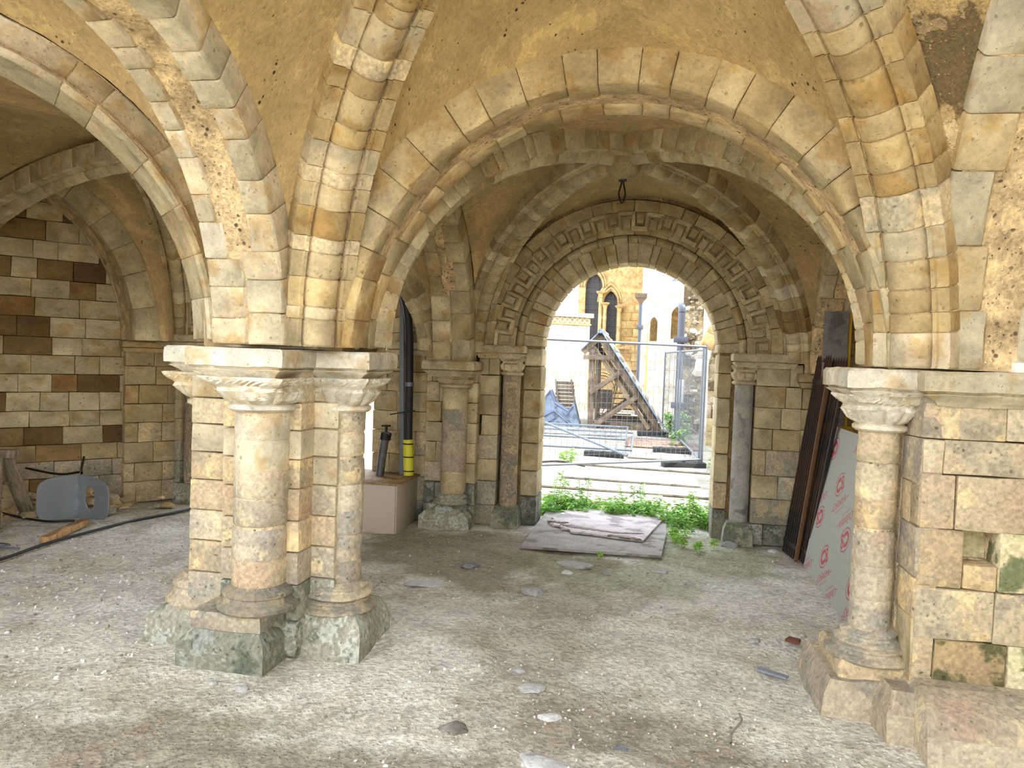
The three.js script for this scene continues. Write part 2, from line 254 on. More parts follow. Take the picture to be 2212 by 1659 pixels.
// rectangles stacked up: [[y, x0, x1, z0, z1], ...], for abaci, imposts and plinths
function stackGeo(rings, amp = 0.005, seg = 7, f = 7) {
  const pos = [], idx = [], m = seg * 4;
  for (const [y, x0, x1, z0, z1] of rings) for (let k = 0; k < m; k++) { const e = (k / seg) | 0, t = (k % seg) / seg, c = 0.012, tt = t; pos.push(...[[lerp(x0, x1, tt), y, z1], [x1, y, lerp(z1, z0, tt)], [lerp(x1, x0, tt), y, z0], [x0, y, lerp(z0, z1, tt)]][e]); }
  const R = rings.length;
  for (let i = 0; i + 1 < R; i++) for (let k = 0; k < m; k++) { const q = (k + 1) % m, a = i * m + k, b = i * m + q; idx.push(a, b, a + m, b, b + m, a + m); }
  for (const [i, y] of [[0, rings[0]], [R - 1, rings[R - 1]]]) { const c = pos.length / 3; pos.push((y[1] + y[2]) / 2, y[0], (y[3] + y[4]) / 2); for (let k = 0; k < m; k++) { const q = (k + 1) % m; idx.push(...(i ? [i * m + k, i * m + q, c] : [q, k, c])); } }
  return rough(outward(geo(pos, idx)), amp, f, rnd() * 50);
}
const stack = (rings, amp, seg, f) => stoneFinish(stackGeo(rings, amp, seg, f), 0.6);
const abacusRings = (x0, x1, z0, z1, y0, y1, k = 0.09) => { const h = y1 - y0, r = (y, i) => [y, x0 + i, x1 - i, z0 + i, z1 - i]; return [r(y0, k), r(y0 + h * 0.12, k * 0.85), r(y0 + h * 0.22, k * 0.62), r(y0 + h * 0.34, k * 0.22), r(y0 + h * 0.36, k * 0.2), r(y0 + h * 0.38, 0.03), r(y0 + h * 0.43, 0.02), r(y0 + h * 0.45, 0), r(y0 + h * 0.7, -0.002), r(y1 - 0.012, 0), r(y1, 0.012)]; };
// carved block that passes from a round shaft to a square abacus; lobes are the carved leaves or scallops
function capitalGeo(r, y0, y1, hx, hz, lobes = 5, depth = 0.02) {
  const n = 72, m = 16, pos = [], idx = [];
  for (let j = 0; j <= m; j++) for (let i = 0; i < n; i++) {
    const t = j / m, a = i / n * 2 * PI, c = Math.cos(a), s = Math.sin(a), sq = 1 / Math.max(Math.abs(c) / hx, Math.abs(s) / hz), grow = Math.pow(t, 0.85), sharp = sstep(0.15, 0.95, t);
    let R = lerp(lerp(r, Math.min(sq, (hx + hz) / 2 * 1.06), grow), lerp(r, sq, grow), sharp);
    const w = (a * lobes * 4 / (2 * PI)) % 1, cone = Math.abs(w - 0.5) * 2, edge = sstep(0.62, 0.5, t);
    R -= depth * (1 - edge) * 0.7; R += depth * edge * (1 - cone * cone) * 1.2 * sstep(0, 0.2, t);
    R += depth * 0.75 * sstep(0.7, 0.74, t) * (0.5 + 0.5 * Math.sin(a * 34 + Math.sin(t * 40) * 1.5)) * (t < 0.97 ? 1 : 0);
    pos.push(R * c, lerp(y0, y1, t), R * s);
  }
  for (let j = 0; j < m; j++) for (let i = 0; i < n; i++) { const k = (i + 1) % n, a = j * n + i, b = j * n + k; idx.push(a, a + n, b, b, a + n, b + n); }
  const c0 = pos.length / 3; pos.push(0, y0, 0, 0, y1, 0); for (let i = 0; i < n; i++) { const k = (i + 1) % n; idx.push(c0, i, k, c0 + 1, m * n + k, m * n + i); }
  return outward(geo(pos, idx));
}
function capital(parent, x, z, r, y0, y1, hx, hz, mats, lobes = 5, off = [0, 0]) {
  const g = capitalGeo(r, y0 + 0.035, y1, hx, hz, lobes), p = g.attributes.position;
  for (let i = 0; i < p.count; i++) { const t = sstep(y0, y1, p.getY(i)); p.setXYZ(i, p.getX(i) + off[0] * t, p.getY(i), p.getZ(i) + off[1] * t); }
  const c = mesh('capital', stoneFinish(rough(g, 0.006, 9, rnd() * 20).translate(x, 0, z), 0.5), pick(mats), parent);
  mesh('necking', stoneFinish(rough(lathe([[r - 0.03, y0], [r + 0.012, y0 + 0.002], [r + 0.028, y0 + 0.014], [r + 0.028, y0 + 0.03], [r + 0.01, y0 + 0.042], [r - 0.03, y0 + 0.044]], 28), 0.003, 9).translate(x, 0, z), 0.8), pick(mats), c);
}
// shaft built of drums, each a sub-part
function shaft(parent, x, z, r, y0, y1, n, mats, amp = 0.004) {
  const s = mesh('shaft', stoneFinish(lathe([[0.01, y0], [r - 0.007, y0], [r - 0.007, y1], [0.01, y1]], 20).translate(x, 0, z)), MORTAR, parent);
  for (let i = 0; i < n; i++) {
    const a = lerp(y0, y1, (i + (i ? rr(-0.15, 0.15) : 0)) / n) + 0.003, b = lerp(y0, y1, (i + 1) / n) - 0.003; const pts = [[0.02, a], [r - 0.006, a], [r, a + 0.008]]; for (let k = 1; k < 4; k++) pts.push([r, lerp(a + 0.008, b - 0.008, k / 4)]); pts.push([r, b - 0.008], [r - 0.006, b], [0.02, b]);
    mesh('drum', stoneFinish(rough(lathe(pts, 26), amp, 7, rnd() * 30).translate(x, 0, z), 0.8), typeof mats === 'function' ? mats(i, n) : pick(mats), s);
  }
}
const attic = (r, y, h = 0.15, out = 0.07) => [[0.02, y], [r + out, y], [r + out + 0.012, y + h * 0.1], [r + out + 0.012, y + h * 0.25], [r + out - 0.004, y + h * 0.36], [r + out * 0.72, y + h * 0.4], [r + out * 0.6, y + h * 0.5], [r + out * 0.58, y + h * 0.6], [r + out * 0.72, y + h * 0.64], [r + out * 0.74, y + h * 0.76], [r + out * 0.5, y + h * 0.86], [r + 0.012, y + h * 0.9], [r, y + h], [0.02, y + h]];
const baseMesh = (parent, x, z, r, y, h, out, mats, amp = 0.004) => mesh('base', stoneFinish(rough(lathe(attic(r, y, h, out), 36), amp, 6, rnd() * 30).translate(x, 0, z), 0.6), pick(mats), parent);
// a wide arch: two rings of edge stones with rubble between them
function broadArch(name, label, c, dir, R, Rv, w0, w1, th, n, mats, { e0 = 0.15, e1 = 0.15, core = RUBBLE, t0 = 0, t1 = PI, amp = 0.004, skip, solid = 3 } = {}) {
  const wide = (e, i, n) => i < solid || i >= n - solid ? (w1 - w0) / 2 : e * rr(0.82, 1.3);
  const t = fabric(name, label, 'arch'), cv = archCurve(c, dir, R, Rv), mid = ring(0.014, th - 0.01, w0 + 0.02, w1 - 0.02);
  const pm = [[0.014, w0 + 0.03]]; for (let k = 1; k < 6; k++) pm.push([0.014, lerp(w0 + 0.03, w1 - 0.03, k / 6)]); pm.push([0.014, w1 - 0.03], [th - 0.01, w1 - 0.03], [th - 0.01, w0 + 0.03]);
  mesh('rubble_core', stoneFinish(rough(sweepRaw(pm, framesOf(cv, t0, t1, 70)), 0.012, 9), 0.9), core, t);
  voussoirs(t, 'voussoir', cv, t0, t1, n, (i, q) => ring(0, th, w0, w0 + wide(e0, i, q)), mats, { amp, skip }); voussoirs(t, 'voussoir', cv, t0, t1, n + 2, (i, q) => ring(0, th, w1 - wide(e1, i, q), w1), mats, { amp, skip });
  return t;
}
// vault rib: roll between fillets on a flat soffit
function ribProfile(w = 0.18, roll = 0.088, depth = 0.15) {
  const p = [[depth, -w], [0, -w], [0, -w + 0.008], [0, -roll - 0.035], [-0.012, -roll - 0.03], [-0.012, -roll - 0.012], [0.012, -roll - 0.004]];
  for (let k = 0; k <= 8; k++) { const a = -PI / 2 + PI * k / 8; p.push([-0.075 * Math.cos(a) + 0.005, roll * Math.sin(a)]); }
  p.push([0.012, roll + 0.004], [-0.012, roll + 0.012], [-0.012, roll + 0.03], [0, roll + 0.035], [0, w - 0.008], [0, w], [depth, w]); return p;
}
function rib(label, from, boss, y0, rise, n, mats, { w = 0.18, roll = 0.088, t1 = PI / 2, group, patch, t0 = 0 } = {}) {
  const d = V(boss[0] - from[0], 0, boss[1] - from[1]), L = d.length(); d.normalize();
  const t = fabric('vault_rib', label, 'rib', [0, 0, 0], 0, group), cv = archCurve(V(boss[0], y0, boss[1]), d, L, rise), prof = ribProfile(w, roll);
  mesh('mortar', stoneFinish(sweepRaw(prof.map(([a, b]) => [a + 0.01, b * 0.96]), framesOf(cv, t0, t1, 50)), 0.8), MORTAR, t);
  voussoirs(t, 'voussoir', cv, t0, t1, n, prof, patch ? (i, q) => pick(patch(i, q)) : mats, { amp: 0.004, steps: 3, jitter: 0.25 });
  return t;
}
// vault cell between a wall curve and the ribs, both half ellipses over u in -1..1
const half = (a, b, y0, h) => u => V(lerp(a[0], b[0], (u + 1) / 2), y0 + h * Math.sqrt(Math.max(0, 1 - u * u)), lerp(a[1], b[1], (u + 1) / 2));
const bent = (a, boss, b, y0, h) => u => { const k = Math.abs(u), c = u < 0 ? a : b; return V(lerp(boss[0], c[0], k), y0 + h * Math.sqrt(Math.max(0, 1 - u * u)), lerp(boss[1], c[1], k)); };
function web(label, Wc, Gc, m, bulge = 0, uMax = 1, nu = 56, nv = 22) {
  const pos = [], idx = [], uv = [], P = (i, j) => V().fromArray(pos, (i * (nv + 1) + j) * 3);
  for (let i = 0; i <= nu; i++) for (let j = 0; j <= nv; j++) {
    const u = Math.sin(lerp(-PI / 2, Math.asin(uMax), i / nu)), t = j / nv, a = Wc(u), b = Gc(u), p = a.lerp(b, t); p.y += bulge * Math.sin(PI * t) * Math.sqrt(Math.max(0, 1 - u * u)) + 0.012 * fb(p.x * 2.2, p.y * 2.2, p.z * 2.2, 3) + 0.006 * fb(p.x * 11, p.y * 11, p.z * 11, 2);
    pos.push(p.x, p.y, p.z);
  }
  let run = 0; const mid = nv >> 1;
  for (let i = 0; i <= nu; i++) { if (i) run += P(i, mid).distanceTo(P(i - 1, mid)); const off = P(i, 0).distanceTo(P(i, mid)); let v = -off; for (let j = 0; j <= nv; j++) { if (j) v += P(i, j).distanceTo(P(i, j - 1)); uv.push(run, v); } }
  for (let i = 0; i < nu; i++) for (let j = 0; j < nv; j++) { const a = i * (nv + 1) + j; idx.push(a, a + nv + 1, a + 1, a + 1, a + nv + 1, a + nv + 2); }
  const g = geo(pos, idx); g.setAttribute('uv', new THREE.Float32BufferAttribute(uv, 2)); g.userData.metres = true; g.computeVertexNormals();
  mesh('ceiling', finish(g, 3, m === PEEL ? 1.0 : 0.62, rnd(), rnd()), m, scene, { kind: 'structure', label });
}

// ---------- the near pier ----------
const SPR = 1.71;
{
  const t = thing('pier', 'clustered stone pier with round shafts, carved capitals and a stepped plinth', 'pier');
  // core courses behind the shafts
  const lv = [0.0, 0.2, 0.4, 0.58, 0.755, 0.93, 1.09, 1.25, 1.4, 1.62];
  for (let i = 0; i + 1 < lv.length; i++) {
    const y = (lv[i] + lv[i + 1]) / 2, h = lv[i + 1] - lv[i] - 0.006, lo = i < 2, M = lo ? [...MOSS, GREY[0]] : i < 5 ? [...WORN, GREY[1]] : [...WORN, PALE[0], PALE[1]];
    const blk = (x0, x1, z0, z1, mm = M) => mesh('stone', stoneBox(x1 - x0 + rr(-0.004, 0.004), h, z1 - z0 + rr(-0.004, 0.004), 0.004, 0.009, [2, 2, 2]).translate((x0 + x1) / 2, y, (z0 + z1) / 2), pick(mm), t);
    blk(-2.3, -1.84, -4.2, -3.9); blk(-2.4, -1.7, -4.42, -4.07); blk(-2.56, -2.2, -4.36, -4.0); blk(-2.3, -1.84, -4.6, -4.2);
  }
  mesh('mortar', box(0.44, 1.62, 0.6).translate(-2.07, 0.81, -4.24), MORTAR, t); mesh('mortar', box(0.8, 1.62, 0.3).translate(-2.1, 0.81, -4.25), MORTAR, t);
  // front shaft on its stepped plinth
  mesh('plinth', stack([[-0.03, -2.4, -1.905, -4.1, -3.65], [0.125, -2.4, -1.905, -4.1, -3.65], [0.13, -2.398, -1.907, -4.1, -3.652], [0.185, -2.345, -1.955, -4.05, -3.705], [0.2, -2.34, -1.96, -4.05, -3.71]], 0.004, 9), MOSS[2], t);
  mesh('plinth', stack([[0.19, -2.34, -1.95, -4.0, -3.7], [0.2, -2.345, -1.945, -4.0, -3.695], [0.275, -2.345, -1.945, -4.0, -3.695], [0.285, -2.335, -1.955, -4.0, -3.705]], 0.005, 9), DAMP[2], t);
  baseMesh(t, -2.045, -3.865, 0.145, 0.283, 0.135, 0.062, [DAMP[1]], 0.002);
  mesh('plinth', stack([[0.18, -1.97, -1.9, -4.1, -3.85], [0.38, -1.97, -1.9, -4.1, -3.9], [0.43, -1.97, -1.9, -4.08, -3.98]], 0.006), MOSS[1], t);
  shaft(t, -2.045, -3.865, 0.145, 0.41, 1.37, 6, i => i < 1 ? WORN[0] : i < 3 ? pick(GREY) : i < 4 ? WORN[2] : pick(PALE));
  capital(t, -2.045, -3.865, 0.152, 1.355, 1.54, 0.25, 0.25, [CREAM], 4, [-0.015, 0.0]);
  mesh('abacus', stack(abacusRings(-2.34, -1.805, -4.1, -3.59, 1.52, 1.69), 0.005, 14), CREAM, t);
  // shaft towards the doorway bay, on a worn base
  mesh('plinth', stack([[-0.03, -2.0, -1.495, -4.49, -3.96], [0.1, -1.99, -1.5, -4.47, -3.97], [0.16, -1.97, -1.52, -4.45, -4.0], [0.215, -1.95, -1.56, -4.42, -4.03]], 0.016, 9, 5), MOSS[0], t);
  baseMesh(t, -1.74, -4.22, 0.14, 0.2, 0.09, 0.08, [DAMP[0]], 0.01); baseMesh(t, -1.73, -4.22, 0.125, 0.28, 0.085, 0.06, [DAMP[2]], 0.006);
  shaft(t, -1.725, -4.22, 0.122, 0.35, 1.37, 7, i => i < 4 ? pick(GREY) : pick([...WORN, PALE[1]]));
  capital(t, -1.725, -4.22, 0.125, 1.345, 1.54, 0.2, 0.215, [CREAM], 3, [0.02, 0]);
  mesh('abacus', stack(abacusRings(-1.9, -1.495, -4.46, -3.99, 1.52, 1.69), 0.005, 12), CREAM, t);
  // shaft behind, towards the left bay
  mesh('plinth', stack([[-0.03, -2.82, -2.3, -4.5, -3.93], [0.13, -2.78, -2.3, -4.46, -3.95], [0.2, -2.7, -2.3, -4.4, -4.0]], 0.02, 8, 5), MOSS[0], t);
  baseMesh(t, -2.56, -4.2, 0.13, 0.17, 0.18, 0.09, [GREY[1]], 0.014);
  shaft(t, -2.545, -4.19, 0.105, 0.34, 1.37, 6, WORN);
  capital(t, -2.545, -4.19, 0.11, 1.345, 1.54, 0.19, 0.2, [PALE[0]], 3, [-0.03, 0.01]);
  mesh('abacus', stack(abacusRings(-2.72, -2.28, -4.42, -3.97, 1.52, 1.69), 0.007, 12), CREAM, t);
  mesh('abacus', stack(abacusRings(-2.3, -1.82, -4.85, -4.4, 1.52, 1.69), 0.005, 12), PALE[1], t);
  // springing stones above the abaci
  for (const [y, h] of [[1.79, 0.2], [1.98, 0.17], [2.15, 0.16]]) { const k = (y - 1.7) * 0.12; mesh('stone', stoneBox(0.5, h, 0.42, 0.008).translate(-2.06, y, -4.2), pick(PALE), t); mesh('stone', stoneBox(0.26 - k, h, 0.26, 0.008).translate(-2.4 + k, y, -4.16), pick(PALE), t); mesh('stone', stoneBox(0.28, h, 0.3, 0.008).translate(-1.82, y, -4.2), pick(OLIVE), t); }
}
// ---------- arches and ribs of the near bay ----------
broadArch('stone_arch', 'wide round arch of golden voussoirs between the clustered pier and the right wall pier', V(-0.228, SPR, -4.22), V(1, 0, 0), 1.362, 1.385, -0.26, 0.26, 0.2, 21, i => pick(i < 3 || i > 17 ? [...OLIVE, GOLD[1]] : GOLD), { e0: 0.17, e1: 0.17 });
broadArch('stone_arch', 'broad rubble-cored arch with pale edge stones above the front shaft of the clustered pier', V(-2.07, SPR, -2.43), V(0, 0, 1), 1.29, 1.3, -0.205, 0.205, 0.21, 24, i => pick(PALE), { e0: 0.135, e1: 0.125 });
broadArch('stone_arch', 'broad arch of large cream stones rising from the string course of the right wall', V(1.62, SPR, -2.43), V(0, 0, 1), 1.45, 1.82, -0.33, 0.33, 0.2, 18, i => pick([PALE[0], PALE[2], GOLD[2]]), { e0: 0.27, e1: 0.2, solid: 0 });
{
  const d = V(-Math.SQRT1_2, 0, Math.SQRT1_2), t = fabric('stone_arch', 'moulded arch with a thin roll along its edge, left of the clustered pier', 'arch');
  const cv = archCurve(V(-2.42, 1.73, -3.95).addScaledVector(d, 1.4), d, 1.4, 1.4), q = (a, b) => [a, -b];
  const prof = [q(0, -0.4), q(-0.004, -0.2), q(0, -0.045), q(-0.014, -0.03), q(-0.016, -0.01), q(-0.002, 0.012), q(0.02, 0.014), q(0.036, 0), q(0.034, -0.02), q(0.045, -0.03), q(0.17, -0.03), q(0.17, -0.4)];
  mesh('mortar', stoneFinish(sweepRaw(prof.map(([a, b]) => [a + 0.008, b + 0.006]), framesOf(cv, 0, PI, 60)), 0.8), MORTAR, t);
  voussoirs(t, 'voussoir', cv, 0, PI, 17, prof, [...OLIVE, PALE[1], PALE[4]], { amp: 0.003 });
}
const BOSS1 = [-0.25, -2.35], BOSS2 = [-0.25, -5.93], BOSS3 = [-4.05, -5.45];
rib('diagonal rib with a fat roll and cream limewash scraps, rising from the clustered pier', [-1.74, -3.87], BOSS1, SPR, 1.88, 25, null, { patch: (i, n) => [4, 7, 12].includes(i) ? [LIMEWASH] : i < 6 ? OLIVE.concat(GOLD) : [PALE[1], PALE[3], ...GOLD] });
rib('diagonal rib of deep golden roll stones rising from the right wall pier', [1.22, -3.93], BOSS1, SPR, 1.88, 22, null, { patch: (i, n) => i === 5 ? [LIMEWASH] : [...GOLD, GOLD[3], GOLD[5], PALE[1], PALE[3]], roll: 0.095 });
rib('diagonal rib of the near vault above the camera on the left side', [-1.84, -0.95], BOSS1, SPR, 1.88, 17, GOLD); rib('diagonal rib of the near vault above the camera on the right side', [1.25, -0.95], BOSS1, SPR, 1.88, 17, GOLD);
{ // vault cells of the near bay, cut short to let daylight in
  const P = [-1.76, -3.93], R = [1.27, -3.96], FR = [1.29, -0.93], FL = [-1.87, -0.93], g = 2.02;
  web('plastered vault cell above the wide golden arch', half([-1.79, -3.97], [1.335, -3.97], SPR, 1.565), bent(P, BOSS1, R, SPR, g), PLASTER);
  web('plastered vault cell beside the arch with the rubble core', half([-1.865, -3.9], [-1.865, -0.93], SPR, 1.48), bent(P, BOSS1, FL, SPR, g), PLASTER, 0, 0.12);
  web('peeling and stained vault cell at the upper right', half([1.29, -3.9], [1.29, -0.93], SPR, 2.0), bent(R, BOSS1, FR, SPR, g), PEEL, 0, 0.05);
  const dd = V(-Math.SQRT1_2, 0, Math.SQRT1_2), c0 = V(-2.4, 0, -3.95).addScaledVector(dd, -0.15), c1 = c0.clone().addScaledVector(dd, 3.1);
  web('plastered vault cell between the rubble-cored arch and the moulded arch', half([-2.27, -3.93], [-2.27, -0.93], SPR, 1.5), half([c0.x, c0.z], [c1.x, c1.z], 1.73, 1.56), PLASTER2, 0.12, 0.15);
}
// ---------- the wall pier on the right ----------
{
  const t = thing('pier', 'pale wall pier with one round shaft and a square putlog hole', 'pier');
  for (const [x0, x1, y0, y1] of [[1.31, 1.495, -0.05, 1.65], [1.645, 3.2, -0.05, 1.65], [1.495, 1.645, -0.05, 0.8], [1.495, 1.645, 0.955, 1.65]]) mesh('mortar', box(x1 - x0, y1 - y0, 0.5).translate((x0 + x1) / 2, (y0 + y1) / 2, -4.27), MORTAR, t); mesh('mortar', box(0.16, 1.6, 0.3).translate(1.36, 0.8, -4.3), MORTAR, t);
  courses(t, V(1.29, 0, -3.9), V(1, 0, 0), V(0, 0, 1), 1.9, [0.18, 0.25, 0.245, 0.28, 0.26, 0.165, 0.17], [0.24, 0.5], (u, v) => v < 0.5 ? [...GREEN, GREY[0], GREY[2]] : u > 0.4 && v < 0.9 ? [GREEN[0], WORN[2], WORN[0], PALE[2]] : [...WORN, WORN[0], WORN[2], PALE[2]], { depth: 0.14, amp: 0.008, proud: 0.003, skip: (u, v, a, b, y, y1) => Math.abs(v - 0.3) < 0.1 || v > 0.67 && v < 0.95 && a + 1.29 < 2.1 });
  // stones framing the hole, and the large stained stone low in the wall
  const STAINED = mat('green', '#bfae90', 'wornB', 0.006), LIME = mat('green', '#ece9d2', 'wornB', 0.006);
  for (const [x0, x1, y0, y1, m] of [[1.29, 1.495, 0.675, 0.955], [1.645, 2.1, 0.675, 0.955, GREEN[0]], [1.495, 1.645, 0.675, 0.8], [1.29, 1.385, 0.18, 0.43, WORN[1]], [1.385, 1.705, 0.18, 0.43, STAINED], [1.705, 2.2, 0.18, 0.43, LIME], [2.2, 2.75, 0.18, 0.43], [2.75, 3.19, 0.18, 0.43]]) mesh('stone', stoneBox(x1 - x0 - 0.005, y1 - y0 - 0.005, 0.14, 0.007).translate((x0 + x1) / 2, (y0 + y1) / 2, -3.97), m ?? pick(WORN), t);
  mesh('hole_lining', stoneFinish(rough(new THREE.BoxGeometry(0.22, 0.24, 0.02, 6, 6, 1).translate(1.57, 0.875, -4.08), 0.02, 9)), GREEN[1], t);
  // the face that turns towards the arch
  courses(t, V(1.285, 0, -4.5), V(0, 0, 1), V(-1, 0, 0), 0.6, [0.25, 0.27, 0.2, 0.24, 0.2, 0.22, 0.2], [0.3, 0.62], [GREY[1], OLIVE[0], OLIVE[2], WORN[3]], { depth: 0.1, amp: 0.008 });
  mesh('plinth', stack([[-0.03, 0.9, 1.36, -4.56, -3.92], [0.1, 0.92, 1.34, -4.54, -3.93], [0.17, 0.95, 1.32, -4.5, -3.96]], 0.014, 9, 5), GREY[1], t);
  mesh('plinth', stack([[0.15, 0.99, 1.32, -4.45, -3.99], [0.23, 0.99, 1.32, -4.45, -3.99], [0.25, 1.01, 1.32, -4.43, -4.01]], 0.008, 9, 5), WORN[1], t);
  mesh('plinth', stack([[-0.03, 1.13, 1.32, -3.98, -3.68], [0.12, 1.14, 1.32, -3.96, -3.7], [0.2, 1.18, 1.32, -3.94, -3.78]], 0.02, 8, 5), GREY[1], t);
  mesh('plinth', stack([[-0.03, 1.25, 3.2, -3.98, -3.5], [0.12, 1.25, 3.2, -3.98, -3.52], [0.19, 1.27, 3.2, -3.98, -3.6], [0.235, 1.3, 3.2, -3.98, -3.8]], 0.014, 16, 5), GREY[0], t);
  baseMesh(t, 1.172, -4.16, 0.13, 0.24, 0.09, 0.075, [GREY[1]], 0.006); baseMesh(t, 1.166, -4.16, 0.1, 0.31, 0.08, 0.05, [GREY[2]], 0.005);
  shaft(t, 1.163, -4.15, 0.098, 0.375, 1.4, 6, i => i < 3 ? pick(GREY) : pick(WORN));
  capital(t, 1.165, -4.15, 0.102, 1.385, 1.57, 0.19, 0.2, [CREAM], 3, [-0.02, 0]);
  mesh('abacus', stack(abacusRings(0.945, 1.36, -4.45, -3.9, 1.535, 1.7, 0.07), 0.007, 12), CREAM, t);
  mesh('string_course', stack(abacusRings(1.25, 3.2, -4.2, -3.8, 1.535, 1.7), 0.007, 26), PALE[0], t);
  courses(t, V(1.95, 0, -3.93), V(1, 0, 0), V(0, 0, 1), 1.2, [0.22, 0.2, 0.25, 0.22, 0.25, 0.22, 0.25], [0.25, 0.4], [RUBBLE, PALE[3]], { y0: 1.7, depth: 0.2, amp: 0.02 });
  for (const [y, h] of [[1.8, 0.2], [2.0, 0.19], [2.19, 0.17]]) mesh('stone', stoneBox(0.32, h, 0.42, 0.01).translate(1.33, y, -4.2), pick(OLIVE), t);
}

// ---------- wall with the two doorways ----------
const FACE = -7.5, INNER = -7.68, OUT = -8.06;
const DOORS = [{ n: 'door_1', cx: -0.2, l: 0.86, r: 0.866 }, { n: 'door_2', cx: -3.57, l: 0.87, r: 0.87 }];
{
  const w = structure('wall_back', 'back wall of the undercroft with two round-headed doorways');
  const s = new THREE.Shape(); s.moveTo(-5.05, -0.2); s.lineTo(2.2, -0.2); s.lineTo(2.2, 4.3); s.lineTo(-5.05, 4.3);
  for (const d of DOORS) { const h = new THREE.Path(), l = d.cx - d.l - 0.012, r = d.cx + d.r + 0.012, R = (r - l) / 2; h.moveTo(l, -0.15); h.lineTo(l, 1.8); h.absarc((l + r) / 2, 1.8, R, PI, 0, true); h.lineTo(r, -0.15); s.holes.push(h); }
  const g = new THREE.ExtrudeGeometry(s, { depth: 0.3, bevelEnabled: false, curveSegments: 32 }); g.translate(0, 0, -8.03); mesh('mortar', finish(g.deleteAttribute('uv') && g, 0.4), MORTARD, w);
  const face = (x0, x1, hs, lens, m, o = {}) => courses(w, V(x0, 0, FACE + (o.dz ?? 0)), V(1, 0, 0), V(0, 0, 1), x1 - x0, hs, lens, m, { depth: 0.2, amp: 0.006, ...o });
  const HS = [0.2, 0.24, 0.22, 0.24, 0.2, 0.2, 0.2, 0.21], tone = (u, v) => v < 0.38 ? [...MOSS, GREY[1], DAMP[0], DAMP[2]] : v < 0.9 ? [GREY[1], GREY[0], OLIVE[1], OLIVE[4], WORN[3]] : OLIVE;
  face(-1.66, -1.45, HS, [0.21, 0.3], tone); face(1.0, 1.42, HS, [0.24, 0.42], tone); face(1.42, 2.2, HS, [0.2, 0.42], [RUBBLE, OLIVE[3], OLIVE[1]], { amp: 0.012 });
  face(-2.75, -2.1, HS, [0.24, 0.4], tone, { dz: 0.02 }); face(-5.0, -4.92, HS, [0.3, 0.4], tone);
  for (const [x0, x1] of [[-2.75, 2.2]]) courses(w, V(x0, 1.8, -7.66), V(1, 0, 0), V(0, 0, 1), x1 - x0, [0.2, 0.2, 0.2, 0.2], [0.24, 0.4], OLIVE, { depth: 0.1, skip: (u) => Math.abs(u + x0 - DOORS[0].cx) < 1.3 || u + x0 < -2.3 && u + x0 < DOORS[1].cx + 1.2 });
}
